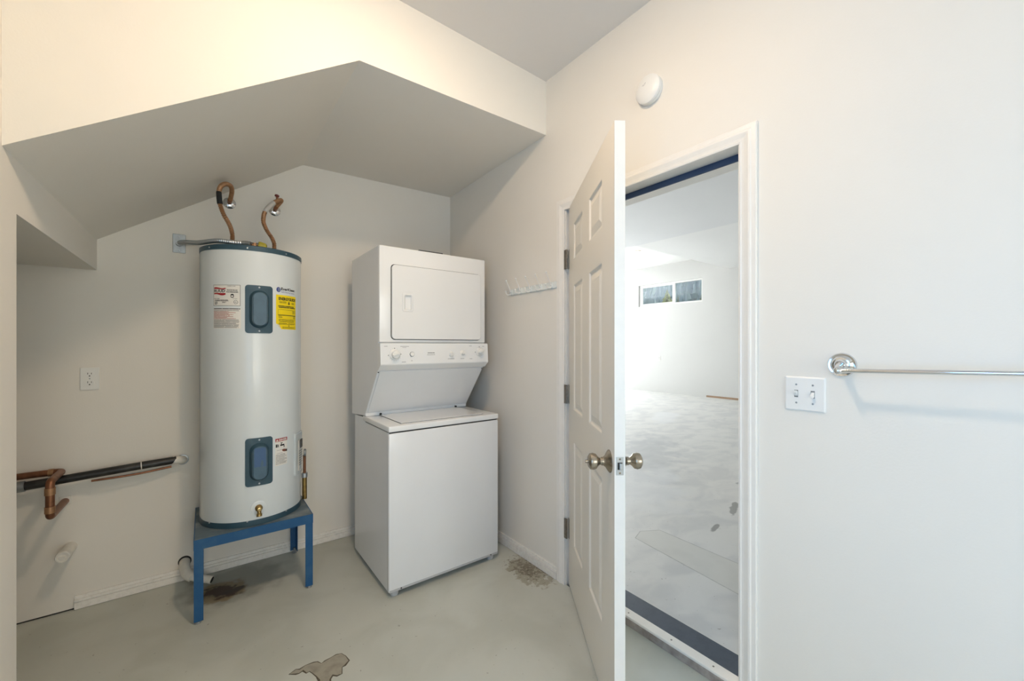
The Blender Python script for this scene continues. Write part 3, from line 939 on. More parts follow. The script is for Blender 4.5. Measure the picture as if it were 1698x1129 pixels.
# clear document pouch on the right flank
pch = obj('document_pouch', loft(NB(), [(rr(0.252, 0.700, 0.105, 0.235, 0.006, 3, 8), 0.0005), (rr(0.252, 0.700, 0.104, 0.234, 0.006, 3, 8), 0.006), (rr(0.252, 0.700, 0.09, 0.22, 0.006, 3, 8), 0.008)], lambda a_, b_, h: cyl(a_, b_, h)), 'film', wh, label='clear plastic document pouch on the tank flank')
obj('booklet', loft(NB(), [(rr(0.262, 0.690, 0.075, 0.170, 0.002, 2, 6), 0.008), (rr(0.262, 0.690, 0.075, 0.170, 0.002, 2, 6), 0.010)], lambda a_, b_, h: cyl(a_, b_, h)), 'label_paper', pch)
obj('booklet_picture', loft(NB(), [(rr(0.272, 0.750, 0.044, 0.048, 0.002, 2, 6), 0.0102), (rr(0.272, 0.750, 0.044, 0.048, 0.002, 2, 6), 0.0106)], lambda a_, b_, h: cyl(a_, b_, h)), 'print_dark', pch)
obj('fine_print', fine_print(0.232, 0.29, 0.625, 0.715, 7, 0.35, h=0.0105, words=3), 'print_grey', pch)
# drain valve
dvn = (cyl(0.005, 0, 1) - cyl(0.005, 0, 0)).normalized()
dc = cyl(0.005, 0.4800, 0)
obj('valve_flange', LA([(0.034, -0.002), (0.034, 0.002), (0.026, 0.004)], dc, dvn, n=32), 'tank_white', wh, smooth=30)
dv = obj('drain_valve', LA([(0.0165, 0.0), (0.0165, 0.012), (0.013, 0.016), (0.013, 0.024), (0.010, 0.027), (0, 0.028)], dc, dvn, n=20), 'brass', wh, smooth=30, label='brass drain valve')
obj('valve_screw', LA([(0.0085, 0.0), (0.0085, 0.006), (0.004, 0.007), (0, 0.005)], dc + dvn * 0.027, dvn, n=16), 'brass_bright', dv)
p0 = dc + dvn * 0.018
obj('spout', LA([(0.009, 0.004), (0.009, 0.022), (0.0125, 0.026), (0.0125, 0.037), (0.009, 0.037)], p0, Vector((dvn.x * 0.2, dvn.y * 0.2, -1)), n=18), 'brass', dv, smooth=30)
# relief valve discharge on the right flank
rs = 0.352
rp = cyl(rs, 0, 0.020)
rv = obj('relief_pipe', T([Vector((rp.x, rp.y, 0.405)), Vector((rp.x, rp.y, 0.53))], 0.013, n=16), 'brass', wh, smooth=40, label='brass relief pipe on the tank flank')
obj('relief_collar', T([Vector((rp.x, rp.y, 0.53)), Vector((rp.x, rp.y, 0.556))], 0.016, n=16), 'steel_light', rv, smooth=40)
obj('relief_stem', T([Vector((rp.x, rp.y, 0.556)), Vector((rp.x, rp.y, 0.66))], 0.008, n=12), 'copper_dark', rv, smooth=40)
obj('relief_knob', LA([(0.020, -0.004), (0.022, 0.0), (0.020, 0.006), (0, 0.009)], (rp.x + 0.001, rp.y - 0.002, 0.675), Vector((1, -0.3, 0)), n=18), 'steel', rv, smooth=40)
# relief fitting on top
tp = Vector((0.205, 2.50, HZ1 + 0.0005))
rf = obj('top_fitting', LA([(0.014, 0), (0.014, 0.022), (0.010, 0.024), (0.010, 0.030)], tp, (0, 0, 1), n=18), 'copper', wh, smooth=40)
obj('top_lever', B(tp.x - 0.02, tp.x + 0.03, tp.y - 0.008, tp.y + 0.008, HZ1 + 0.0305, HZ1 + 0.0335, bev=0.001), 'steel', rf)
obj('yellow_cap', LA([(0.020, -0.02), (0.023, -0.012), (0.023, 0.012), (0.016, 0.02)], (tp.x + 0.034, tp.y + 0.004, HZ1 + 0.0165), (1, 0.1, -0.25), n=20), 'brass_yellow', rf, smooth=40)

# ---------------------------------------------------------------- flexible copper connectors
def connector(label, pts, esc, sleeve_t, sleeve_mat, handle=False):
    cw = thing('water_connector', label, 'water pipe', pts[0])
    c = catmull(pts, 10)
    i0, i1 = [int(len(c) * t) for t in sleeve_t]
    obj('flex_tube', T(c, 0.0098, n=14, ridge=0.0017, pitch=0.0085), 'copper', cw, smooth=60)
    obj('sleeve', T(c[i0:i1 + 1], 0.0122, n=16), sleeve_mat, cw, smooth=60)
    obj('end_nut', T([Vector(pts[0]) + Vector((0, 0, 0.0)), Vector(pts[0]) + Vector((0, 0, 0.018))], 0.013, n=6), 'copper', cw)
    e = Vector(esc)
    obj('escutcheon', LA([(0.033, 0.0), (0.032, 0.004), (0.024, 0.010), (0.013, 0.013)], (e.x, YB, e.z), (0, -1, 0), n=28), 'chrome', cw, smooth=30)
    obj('stub', T([Vector((e.x, YB - 0.004, e.z)), Vector((e.x, YB - 0.055, e.z + 0.004))], 0.0115, n=14), 'copper_dark', cw, smooth=40)
    return cw
connector('corrugated copper connector looping high with black sleeve above the water heater',
          [(0.1150, 2.605, HZ1 + 0.0015), (0.1153, 2.604, 1.862), (0.1143, 2.60, 1.888), (0.106, 2.58, 1.917), (0.093, 2.56, 1.941), (0.076, 2.54, 1.967), (0.062, 2.53, 2.007), (0.057, 2.53, 2.048), (0.057, 2.54, 2.085), (0.067, 2.56, 2.118), (0.089, 2.61, 2.148), (0.112, 2.69, 2.166), (0.120, 2.76, 2.162), (0.118, 2.83, 2.148), (0.115, 2.862, 2.136)],
          (0.114, YB, 2.134), (0.44, 0.55), 'label_black')
cw2 = connector('corrugated copper connector with white sleeve and red valve handle',
          [(0.307, 2.600, HZ1 + 0.0015), (0.307, 2.60, 1.845), (0.306, 2.60, 1.868), (0.295, 2.605, 1.898), (0.274, 2.61, 1.933), (0.259, 2.62, 1.974), (0.258, 2.63, 2.005), (0.267, 2.65, 2.045), (0.292, 2.68, 2.092), (0.326, 2.72, 2.136), (0.358, 2.77, 2.167), (0.368, 2.80, 2.172), (0.360, 2.835, 2.162), (0.350, 2.86, 2.150)],
          (0.345, YB, 2.136), (0.535, 0.665), 'sleeve_grey')
obj('valve_stem', T([Vector((0.340, 2.742, 2.150)), Vector((0.337, 2.737, 2.174))], 0.0065, n=12), 'copper_dark', cw2, smooth=40)
obj('valve_handle', LA([(0.011, -0.004), (0.0125, 0), (0.011, 0.007), (0.004, 0.010)], (0.3365, 2.736, 2.176), (0.15, -0.5, 1), n=14), 'red_handle', cw2, smooth=40)

# ---------------------------------------------------------------- electric box cover and conduit
jb = thing('electrical_cover', 'grey metal electrical cover plate where the conduit leaves the wall', 'cover plate', (-0.114, YB, 1.812))
obj('plate', B(-0.142, -0.086, YB - 0.004, YB, 1.812, 1.915, bev=0.002), 'steel', jb)
for z in (1.826, 1.901):
    obj('screw', LA([(0.004, 0), (0.003, 0.0018), (0, 0.002)], (-0.114, YB - 0.004, z), (0, -1, 0), n=10), 'steel_light', jb)
cd = thing('flexible_conduit', 'silver corrugated conduit running from the wall plate to the heater top', 'conduit', (-0.114, YB - 0.01, 1.86))
pts = catmull([(-0.114, YB - 0.006, 1.862), (-0.108, YB - 0.035, 1.864), (-0.085, YB - 0.07, 1.862), (-0.03, 2.74, 1.848), (0.05, 2.60, 1.842), (0.12, 2.535, 1.830), (0.170, 2.500, 1.826)], 10)
obj('conduit_tube', T(pts, 0.0105, n=14, ridge=0.0020, pitch=0.0105), 'steel_light', cd, smooth=60)
obj('conduit_fitting', T([Vector((-0.114, YB - 0.002, 1.862)), Vector((-0.112, YB - 0.03, 1.863))], 0.0155, n=12), 'steel', cd, smooth=40)
obj('conduit_fitting', T([pts[-4], pts[-1], Vector((0.188, 2.492, 1.824))], 0.0135, n=12), 'steel', cd, smooth=40)

# ---------------------------------------------------------------- pipes in the alcove
bp = thing('drain_pipe', 'black pipe sloping along the back wall into the alcove', 'pipe', (-0.106, YB, 0.66))
bpts = [(-0.125, 2.862, 0.681), (-0.30, 2.845, 0.676), (-0.65, 2.83, 0.657), (-0.95, 2.82, 0.640)]
obj('pipe_body', T(catmull(bpts, 6), 0.0195, n=20), 'black_pipe', bp, smooth=40)
obj('pipe_coupling', T(catmull([(-0.658, 2.829, 0.657), (-0.8, 2.824, 0.649)], 3), 0.0245, n=20), 'steel', bp, smooth=40)
obj('white_elbow', T(catmull([(-0.140, 2.863, 0.680), (-0.116, 2.864, 0.678), (-0.102, 2.88, 0.672), (-0.100, 2.904, 0.668)], 5), 0.021, n=18), 'pvc', bp, smooth=40)
obj('wall_ring', LA([(0.028, 0), (0.027, 0.003), (0.021, 0.004)], (-0.100, YB, 0.668), (0, -1, 0), n=24), 'steel', bp, smooth=30)
obj('joint_ring', T([Vector((-0.262, 2.8478, 0.678)), Vector((-0.266, 2.8475, 0.6778))], 0.0202, n=20), 'pvc', bp)
tt = tag(obj('copper_tube', T(catmull([(-0.145, 2.864, 0.647), (-0.26, 2.846, 0.639), (-0.36, 2.838, 0.637), (-0.445, 2.836, 0.637)], 8), 0.0055, n=12), 'copper_dark', None, smooth=40), 'thin copper tube running just below the black pipe', 'pipe')
cp = thing('copper_pipe', 'soldered copper pipe dropping from the alcove and elbowing into the wall', 'pipe', (-0.546, YB, 0.541))
def fillet(pts, r=0.022, n=5):
    P = [Vector(p) for p in pts]
    out = [P[0]]
    for i in range(1, len(P) - 1):
        a_ = (P[i - 1] - P[i]).normalized()
        b_ = (P[i + 1] - P[i]).normalized()
        for k in range(n + 1):
            t = k / n
            out.append(P[i] + a_ * r * (1 - t) ** 2 + b_ * r * t ** 2)
    return out + [P[-1]]
obj('pipe_run', T(fillet([(-0.95, 2.855, 0.697), (-0.546, 2.851, 0.6995), (-0.546, 2.661, 0.6995), (-0.546, 2.661, 0.543), (-0.546, YB - 0.001, 0.541)]), 0.0150, n=18), 'copper_dark', cp, smooth=50)
for (q0, q1) in (((-0.546, 2.661, 0.672), (-0.546, 2.661, 0.642)), ((-0.546, 2.661, 0.590), (-0.546, 2.661, 0.562)), ((-0.590, 2.8515, 0.6992), (-0.572, 2.851, 0.6994))):
    obj('solder_fitting', T([Vector(q0), Vector(q1)], 0.0172, n=18), 'copper', cp, smooth=40)
obj('wall_gasket', B(-0.566, -0.524, YB - 0.004, YB, 0.520, 0.565, bev=0.002), 'pvc', cp)
sp = thing('capped_stub', 'white capped plastic pipe stub poking out of the wall below the copper elbow', 'pipe', (-0.527, YB, 0.312))
obj('stub_pipe', T([Vector((-0.527, YB, 0.312)), Vector((-0.527, 2.80, 0.319))], 0.0235, n=20), 'pvc', sp, smooth=40)
cpp = obj('end_cap', LA([(0.0255, 0), (0.0255, 0.044), (0.023, 0.048), (0.019, 0.048), (0.018, 0.044), (0, 0.044)], (-0.527, 2.80, 0.319), (0, -1, 0.06), n=24), 'pvc', sp, smooth=30)
obj('cap_lug', B(-0.537, -0.517, 2.750, 2.757, 0.318, 0.326), 'pvc', cpp)
ep = thing('pvc_elbow', 'white plastic drain elbow coming out of the wall behind the blue stand leg', 'pipe', (-0.086, YB, 0.09))
obj('elbow_body', T(catmull([(-0.090, YB - 0.001, 0.098), (-0.090, YB - 0.035, 0.094), (-0.086, YB - 0.065, 0.078), (-0.072, YB - 0.090, 0.058), (-0.055, YB - 0.102, 0.048)], 5), 0.0245, n=20), 'pvc', ep, smooth=40)
obj('outlet_pipe', T([Vector((-0.062, YB - 0.098, 0.051)), Vector((0.030, 2.757, 0.024))], 0.0195, n=20), 'pvc', ep, smooth=40)
e1 = Vector((0.030, 2.757, 0.024))
ed = (e1 - Vector((-0.062, YB - 0.098, 0.051))).normalized()
obj('pipe_mouth', T([e1 - ed * 0.001, e1 + ed * 0.0006], 0.0165, n=20), 'gap_dark', ep)
obj('wall_hole', LA([(0.030, 0), (0.030, 0.0012)], (-0.090, YB, 0.101), (0, -1, 0), n=24), 'gap_dark', ep)

# ---------------------------------------------------------------- outlet
ot = thing('wall_outlet', 'white duplex electrical outlet on the wall above the black pipe', 'outlet', (-0.461, YB, 1.079))
obj('cover_plate', B(-0.495, -0.427, YB - 0.006, YB, 1.078, 1.190, bev=0.002), 'plastic_white', ot)
for zc in (1.156, 1.113):
    rc = obj('receptacle', loft(NB(), [(rr(-0.461, zc, 0.034, 0.029, 0.0125, 5, 1), 0.006), (rr(-0.461, zc, 0.033, 0.028, 0.012, 5, 1), 0.0085)], lambda a_, b_, h: (a_, YB - h, b_)), 'plastic_white', ot)
    for (x0, x1, z0, z1) in ((-0.4685, -0.4665, 0.000, 0.009), (-0.4555, -0.4535, 0.001, 0.008), (-0.4635, -0.4585, -0.010, -0.005)):
        obj('slot', B(x0, x1, YB - 0.0088, YB - 0.0080, zc + z0, zc + z1), 'gap_dark', rc)
obj('screw', LA([(0.003, 0), (0.0025, 0.0012), (0, 0.0014)], (-0.461, YB - 0.006, 1.1345), (0, -1, 0), n=10), 'steel', ot)

# ---------------------------------------------------------------- stacked washer and dryer
AX0, AX1 = 0.751, 1.433
AXC = (AX0 + AX1) / 2
wd = thing('stacked_washer_dryer', 'white laundry tower with a dryer stacked above a top-loading washer', 'washer dryer', (AXC, 2.37, 0))
cab = obj('washer_cabinet', prism(NB(), [(2.058, 0.030), (2.64, 0.030), (2.64, 0.868), (2.455, 0.876), (2.44, 0.850), (2.058, 0.850)], 'x', AX0 + 0.001, AX1 - 0.001, bev=0.002), 'enamel', wd)
frt = obj('washer_front_panel', B(AX0, AX1, 2.043, 2.072, 0.030, 0.847, bev=0.006, seg=3), 'enamel', wd, smooth=35)
for x in (AX0 + 0.065, AX1 - 0.055):
    obj('panel_screw', LA([(0.005, 0), (0.004, 0.002), (0, 0.002)], (x, 2.043, 0.038), (0, -1, 0), n=10), 'gap_dark', frt)
obj('toe_strip', B(AX0 + 0.004, AX1 - 0.004, 2.0415, 2.05, 0.031, 0.043, bev=0.001), 'print_lightgrey', frt)
obj('shadow_gap', B(AX0 + 0.006, AX1 - 0.006, 2.050, 2.44, 0.846, 0.856), 'gap_dark', wd)
top = obj('washer_top', B(AX0 - 0.001, AX1 + 0.001, 2.041, 2.47, 0.854, 0.884, bev=0.005, seg=3), 'enamel_bright', wd, smooth=35)
obj('lid_gap', B(0.831, 1.353, 2.087, 2.418, 0.883, 0.8848), 'gap_dark', top)
lid = obj('washer_lid', B(0.834, 1.350, 2.092, 2.418, 0.8835, 0.8885, bev=0.002), 'enamel_bright', top)
for x in (0.838, 1.346):
    obj('lid_hinge', B(x - 0.004, x + 0.004, 2.408, 2.424, 0.886, 0.897), 'gap_dark', lid)
obj('top_rear_rail', B(AX0 + 0.002, AX1 - 0.002, 2.424, 2.47, 0.884, 0.903, bev=0.003), 'enamel_bright', top)
DYF = 2.203
prof = [(DYF, 1.845), (2.70, 1.843), (2.70, 0.866), (2.43, 0.888), (2.424, 0.905), (2.210, 1.166), (DYF, 1.170)]
bm = NB()
prism(bm, prof, 'x', AX0, AX1, bev=0.003)
obj('dryer_cabinet', bm, 'enamel', wd)
# slanted panel below the controls
bm = NB()
sl0, sl1 = Vector((0, 2.424, 0.906)), Vector((0, 2.212, 1.163))
sd_ = (sl1 - sl0).normalized()
sn = Vector((0, -sd_.z, sd_.y))
q = [(sl0 + sd_ * 0.004), (sl1 - sd_ * 0.002)]
pts = [(v.y, v.z) for v in (q[0], q[1], q[1] + sn * 0.004, q[0] + sn * 0.004)]
prism(bm, pts, 'x', AX0 + 0.012, AX1 - 0.012, bev=0.001)
sp_ = obj('slanted_panel', bm, 'enamel', wd)
for x in (AX0 + 0.006, AX1 - 0.006):
    obj('panel_screw', LA([(0.004, 0), (0.003, 0.002), (0, 0.002)], Vector((x, 0, 0)) + sl1 - sd_ * 0.012 + sn * 0.0, sn, n=10), 'gap_dark', sp_)
fp_ = obj('dryer_front', B(AX0 + 0.001, AX1 - 0.001, DYF - 0.014, DYF + 0.006, 1.318, 1.846, bev=0.005, seg=3), 'enamel_bright', wd, smooth=35)
ff = DYF - 0.014
pm = lambda a_, b_, h: (a_, ff - h, b_)
dxc, dzc, dw, dh = (0.818 + 1.393) / 2, (1.336 + 1.746) / 2, 0.575, 0.410
obj('door_gap', loft(NB(), [(rr(dxc, dzc, dw + 0.007, dh + 0.007, 0.022), -0.002), (rr(dxc, dzc, dw + 0.007, dh + 0.007, 0.022), 0.0008), (rr(dxc, dzc, dw - 0.02, dh - 0.02, 0.02), 0.0008)], pm, cap1=False), 'gap_dark', fp_)
HXc, HZc, hw, hh = 0.908, 1.542, 0.064, 0.105
dd = obj('dryer_door', loft(NB(), [(rr(dxc, dzc, dw, dh, 0.020), -0.001), (rr(dxc, dzc, dw, dh, 0.020), 0.011), (rr(dxc, dzc, dw - 0.004, dh - 0.004, 0.018), 0.013),
                                   (rr(HXc, HZc, hw, hh, 0.008), 0.013)], pm, cap1=False), 'enamel_bright', wd, smooth=20)
obj('door_handle', loft(NB(), [(rr(HXc, HZc, hw, hh, 0.008), 0.0128), (rr(HXc, HZc, hw - 0.004, hh - 0.004, 0.007), 0.0150), (rr(HXc, HZc, hw - 0.014, hh - 0.014, 0.006), 0.0150), (rr(HXc + 0.002, HZc, hw - 0.020, hh - 0.022, 0.005), 0.0142),
                               (rr(HXc + 0.005, HZc - 0.003, hw - 0.034, hh - 0.032, 0.005), 0.001)], pm), 'enamel_bright', dd, smooth=20)
for z in (1.43, 1.66):
    obj('door_hinge', B(1.3925, 1.3965, ff - 0.005, ff + 0.001, z - 0.018, z + 0.018), 'steel', dd)
# control panel
cpy = [(DYF + 0.004, 1.314), (2.168, 1.314), (2.164, 1.311), (2.157, 1.200), (2.160, 1.194), (2.196, 1.166), (DYF + 0.004, 1.166)]
bm = NB()
prism(bm, cpy, 'x', AX0 - 0.003, AX1 + 0.003, bev=0.0015)
cpn = obj('control_panel', bm, 'enamel_bright', wd)
pd = Vector((0, 2.157 - 2.164, 1.200 - 1.311)).normalized()
pn = Vector((0, pd.z, -pd.y))
pn = pn if pn.y < 0 else -pn
def on_panel(x, z, h=0.0):
    t = (z - 1.200) / 0.111
    return Vector((x, 2.157 + 0.007 * t, z)) + pn * h
def ring_marks(x, z, r, angs, size=0.0035):
    bm = NB()
    for a_ in angs:
        c = (x + r * math.cos(math.radians(a_)), z + r * math.sin(math.radians(a_)))
        bm.faces.new([bm.verts.new(on_panel(c[0] + dx, c[1] + dz, 0.0006)) for dx, dz in ((-size / 2, -size / 2), (size / 2, -size / 2), (size / 2, size / 2), (-size / 2, size / 2))])
    return bm
for (x, z, r, rot) in ((0.826, 1.250, 0.030, 0.25), (1.372, 1.262, 0.026, 0.5)):
    dl = obj('dial', LA([(r, 0), (r * 0.98, 0.006), (r * 0.80, 0.009), (r * 0.74, 0.010), (r * 0.70, 0.022), (r * 0.62, 0.024), (0, 0.024)], on_panel(x, z), pn, n=36), 'plastic_white', cpn, smooth=35)
    bm = B(-r * 0.68, r * 0.68, -0.004, 0.004, 0.020, 0.033, bev=0.0015)
    R_ = Matrix.Rotation(rot, 3, 'Z')
    for v in bm.verts:
        w_ = R_ @ v.co
        v.co = on_panel(x + w_.x, z + w_.y, v.co.z)
    obj('dial_grip', bm, 'plastic_white', dl)
    obj('dial_marks', ring_marks(x, z, r * 1.18, (90, 5, 185), 0.0045), 'print_dark', cpn)
    obj('dial_marks', ring_marks(x, z, r * 1.16, range(20, 340, 22), 0.0018), 'print_grey', cpn)
for (x, z, rot) in ((1.173, 1.249, 0.15), (1.251, 1.257, 0.9)):
    kb = obj('selector_knob', LA([(0.016, 0), (0.0155, 0.004), (0.012, 0.007), (0.012, 0.010), (0, 0.010)], on_panel(x, z), pn, n=24), 'plastic_white', cpn, smooth=35)
    bm = B(-0.0115, 0.0115, -0.006, 0.006, 0.008, 0.020, bev=0.0015)
    R_ = Matrix.Rotation(rot, 3, 'Z')
    for v in bm.verts:
        w_ = R_ @ v.co
        v.co = on_panel(x + w_.x, z + w_.y, v.co.z)
    obj('knob_grip', bm, 'plastic_white', kb)
bt = obj('button_ring', LA([(0.0135, 0), (0.0135, 0.003), (0.0115, 0.003)], on_panel(0.926, 1.252), pn, n=28), 'print_grey', cpn)
obj('push_button', LA([(0.0115, 0), (0.011, 0.007), (0, 0.008)], on_panel(0.926, 1.252), pn, n=28), 'plastic_white', bt, smooth=30)
def pprint(x0, x1, z0, z1, m_='print_grey'):
    bm = NB()
    n = max(2, int((x1 - x0) / 0.006))
    for i in range(n):
        a_, b_ = x0 + (x1 - x0) * i / n, x0 + (x1 - x0) * (i + 0.7) / n
        bm.faces.new([bm.verts.new(on_panel(x, z, 0.0006)) for x, z in ((a_, z0), (b_, z0), (b_, z1), (a_, z1))])
    obj('panel_print', bm, m_, cpn)
pprint(1.022, 1.066, 1.256, 1.2605, 'print_dark')
pprint(1.018, 1.068, 1.246, 1.249)
for a_ in ((0.770, 0.788, 1.295, 1.298), (0.860, 0.910, 1.294, 1.297), (0.872, 0.895, 1.288, 1.290), (0.866, 0.890, 1.208, 1.211), (0.920, 0.930, 1.214, 1.217), (1.150, 1.195, 1.220, 1.223), (1.236, 1.262, 1.220, 1.223), (1.300, 1.318, 1.296, 1.299), (1.395, 1.410, 1.294, 1.297), (1.300, 1.320, 1.218, 1.221)):
    pprint(*a_)
for x in (AX0 + 0.04, AX1 - 0.04):
    for y in (2.075, 2.59):
        obj('foot', LA([(0.020, 0), (0.022, 0.004), (0.022, 0.022), (0.012, 0.026), (0.012, 0.034)], (x, y, 0), (0, 0, 1), n=18), 'print_lightgrey', wd, smooth=30)
obj('rear_vent', B(1.19, 1.375, 2.655, 2.695, 1.843, 1.968, bev=0.003), 'print_dark', wd)

# ---------------------------------------------------------------- coat hook rack on the right wall
hk = thing('hook_rack', 'white wall rack of five coat hooks with ball tips', 'coat rack', (XR, 1.88, 1.62))
obj('back_plate', loft(NB(), [(rr(1.878, 1.640, 0.440, 0.038, 0.015), 0.0), (rr(1.878, 1.640, 0.440, 0.038, 0.015), 0.007), (rr(1.878, 1.640, 0.434, 0.032, 0.013), 0.009)], lambda a_, b_, h: (XR - h, a_, b_)), 'plastic_clear', hk, smooth=30)
for y in (2.077, 1.980, 1.885, 1.793, 1.699):
    x0 = XR - 0.009
    h = obj('hook', T(catmull([(x0 + 0.004, y, 1.648), (x0 - 0.006, y, 1.640), (x0 - 0.010, y, 1.652), (x0 - 0.022, y, 1.676), (1.519, y, 1.707)], 6), [0.0042 - 0.0014 * i / 24 for i in range(25)], n=10), 'plastic_white', hk, smooth=50)
    obj('lower_hook', T(catmull([(x0 + 0.003, y, 1.634), (x0 - 0.008, y, 1.624), (x0 - 0.024, y, 1.621), (x0 - 0.037, y, 1.626), (1.515, y, 1.640)], 6), 0.0036, n=10), 'plastic_white', h, smooth=50)
    for c in ((1.5185, y, 1.709), (1.5148, y, 1.641)):
        obj('ball_tip', LA([(0, -0.0058), (0.0041, -0.0041), (0.0058, 0), (0.0041, 0.0041), (0, 0.0058)], c, (0, 0, 1), n=12), 'plastic_white', h, smooth=60)
    obj('hook_base', loft(NB(), [(rr(y, 1.640, 0.024, 0.034, 0.008), 0.009), (rr(y, 1.640, 0.020, 0.030, 0.007), 0.013)], lambda a_, b_, hh_: (XR - hh_, a_, b_)), 'plastic_clear', h)

# ---------------------------------------------------------------- smoke detector
sm = thing('smoke_detector', 'round white smoke detector high on the wall above the door', 'smoke detector', (XR, 1.066, 2.36))
sc_ = Vector((XR, 1.066, 2.421))
obj('base_ring', LA([(0.060, 0), (0.061, 0.004), (0.060, 0.012)], sc_, (-1, 0, 0), n=48), 'plastic_white', sm, smooth=40)
obj('gap_ring', LA([(0.0585, 0.011), (0.0585, 0.015)], sc_, (-1, 0, 0), n=48), 'print_grey', sm)
hs_ = obj('housing', LA([(0.0605, 0.0145), (0.0615, 0.018), (0.0600, 0.026), (0.052, 0.032), (0.030, 0.036), (0, 0.037)], sc_, (-1, 0, 0), n=48), 'plastic_white', sm, smooth=40)
bm = NB()
for r_, n_ in ((0.003, 4), (0.007, 9), (0.011, 13)):
    for k in range(n_):
        a_ = 2 * PI * k / n_
        yy, zz = 1.066 + 0.012 + r_ * math.cos(a_), 2.421 + 0.026 + r_ * math.sin(a_)
        d_ = math.hypot(yy - 1.066, zz - 2.421)
        hh_ = 0.0368 - 0.0045 * (d_ / 0.045) ** 2
        lathe(bm, [(0.0011, 0), (0.0011, 0.0012)], (XR - hh_ + 0.0004, yy, zz), (-1, 0, 0), n=6)
obj('speaker_holes', bm, 'print_dark', hs_)

# ---------------------------------------------------------------- light switch
sw = thing('light_switch', 'white double toggle switch plate below the towel bar', 'light switch', (XR, 0.488, 1.087))
obj('cover_plate', loft(NB(), [(rr(0.488, 1.142, 0.114, 0.112, 0.004), 0.0), (rr(0.488, 1.142, 0.113, 0.111, 0.004), 0.004), (rr(0.488, 1.142, 0.105, 0.103, 0.003), 0.0062)], lambda a_, b_, h: (XR - h, a_, b_)), 'plastic_white', sw)
for y in (0.511, 0.465):
    up_ = y > 0.5
    tg = obj('switch_slot', B(XR - 0.0066, XR - 0.006, y - 0.0055, y + 0.0055, 1.130, 1.154), 'print_grey', sw)
    bm = prism(NB(), [(XR - 0.006, 1.134), (XR - 0.006, 1.150)] + ([(XR - 0.017, 1.139), (XR - 0.018, 1.131)] if not up_ else [(XR - 0.018, 1.153), (XR - 0.017, 1.145)]), 'y', y - 0.0045, y + 0.0045, bev=0.001)
    obj('toggle', bm, 'plastic_white', tg)
    for z in (1.112, 1.172):
        obj('screw', LA([(0.0032, 0), (0.0026, 0.0012), (0, 0.0014)], (XR - 0.0062, y, z), (-1, 0, 0), n=10), 'steel', sw)

# ---------------------------------------------------------------- towel bar
tb = thing('towel_bar', 'chrome towel bar on round rosettes beside the switch plate', 'towel bar', (XR, 0.08, 1.2))
for yc, dy in ((0.390, -0.006), (-0.235, 0.006)):
    zc = 1.241 if yc > 0 else 1.258
    rs_ = obj('rosette', LA([(0.0360, 0), (0.0365, 0.004), (0.034, 0.008), (0.029, 0.007), (0.026, 0.009), (0.022, 0.014), (0.018, 0.015), (0.015, 0.018), (0.011, 0.024), (0.009, 0.032)], (XR, yc, zc), (-1, 0, 0), n=40), 'chrome', tb, smooth=30)
    zz = zc - 0.015
    obj('post', T([Vector((XR - 0.02, yc, zc)), Vector((XR - 0.045, yc, zc - 0.008)), Vector((1.500, yc + dy, zz))], [0.012, 0.0095, 0.009], n=16), 'chrome', rs_, smooth=50)
    obj('ball_end', LA([(0, -0.012), (0.0085, -0.0085), (0.012, 0), (0.0085, 0.0085), (0, 0.012)], (1.500, yc + dy, zz), (0, 0, 1), n=20), 'chrome', rs_, smooth=60)
obj('rod', T([Vector((1.500, 0.384, 1.226)), Vector((1.500, -0.229, 1.243))], 0.0062, n=20), 'chrome', tb, smooth=50)

# ---------------------------------------------------------------- ceiling lamp of the utility room
lc = Vector((0.50, 0.95, ZC))
cl = thing('ceiling_lamp', 'small round flush ceiling lamp with a glowing frosted dome', 'ceiling lamp', lc)
obj('lamp_base', LA([(0.100, 0), (0.102, 0.006), (0.098, 0.014), (0.082, 0.014)], lc, (0, 0, -1), n=40), 'plastic_white', cl, smooth=30)
obj('lamp_dome', LA([(0.080, 0.012), (0.080, 0.016), (0.074, 0.024), (0.060, 0.030), (0.035, 0.034), (0, 0.035)], lc, (0, 0, -1), n=40), 'lamp_glass', cl, smooth=60)

# ---------------------------------------------------------------- the garage beyond the door
GF = 0.030
GI = XR + 0.165
struct('garage_floor', B(GI, GX, GY0, GY1, -0.12, GF), 'garage_concrete', 'stained pale concrete floor of the garage', 'floor')
gf = bpy.data.objects['garage_floor']
struct('wall_garage_far', (lambda bm: (box(bm, GX, GX + 0.16, GY0 - 0.1, 5.26, -0.12, 3.62), box(bm, GX, GX + 0.16, 7.13, 9.2, -0.12, 3.62), box(bm, GX, GX + 0.16, 12.8, GY1, -0.12, 3.62), box(bm, GX, GX + 0.16, 9.2, 12.8, 2.95, 3.62), box(bm, GX, GX + 0.16, 9.2, 12.8, -0.12, 0.0), box(bm, GX, GX + 0.16, 5.26, 7.13, -0.12, 2.400), box(bm, GX, GX + 0.16, 5.26, 7.13, 3.000, 3.62), bm)[-1])(NB()), 'garage_paint', 'white far garage wall with a high window')  # wide unseen opening near one end is added to let daylight in
struct('wall_garage_near', B(GI, GX + 0.16, GY0 - 0.12, GY0, -0.12, 3.62), 'garage_paint', 'white garage end wall')
struct('wall_garage_side', B(GI, GX + 0.16, GY1, GY1 + 0.12, -0.12, 3.62), 'garage_paint', 'white garage side wall')
struct('ceiling_garage', B(XR, GX + 0.16, GY0 - 0.12, GY1 + 0.12, 3.490, 3.64), 'garage_ceiling_paint', 'high white garage ceiling with a bare bulb', 'ceiling')
struct('ceiling_garage_low', B(GI, 6.28, GY0, GY1, 3.118, 3.490), 'garage_low_ceiling_shade', 'lowered garage ceiling just beyond the doorway, shade put into its colour', 'ceiling')
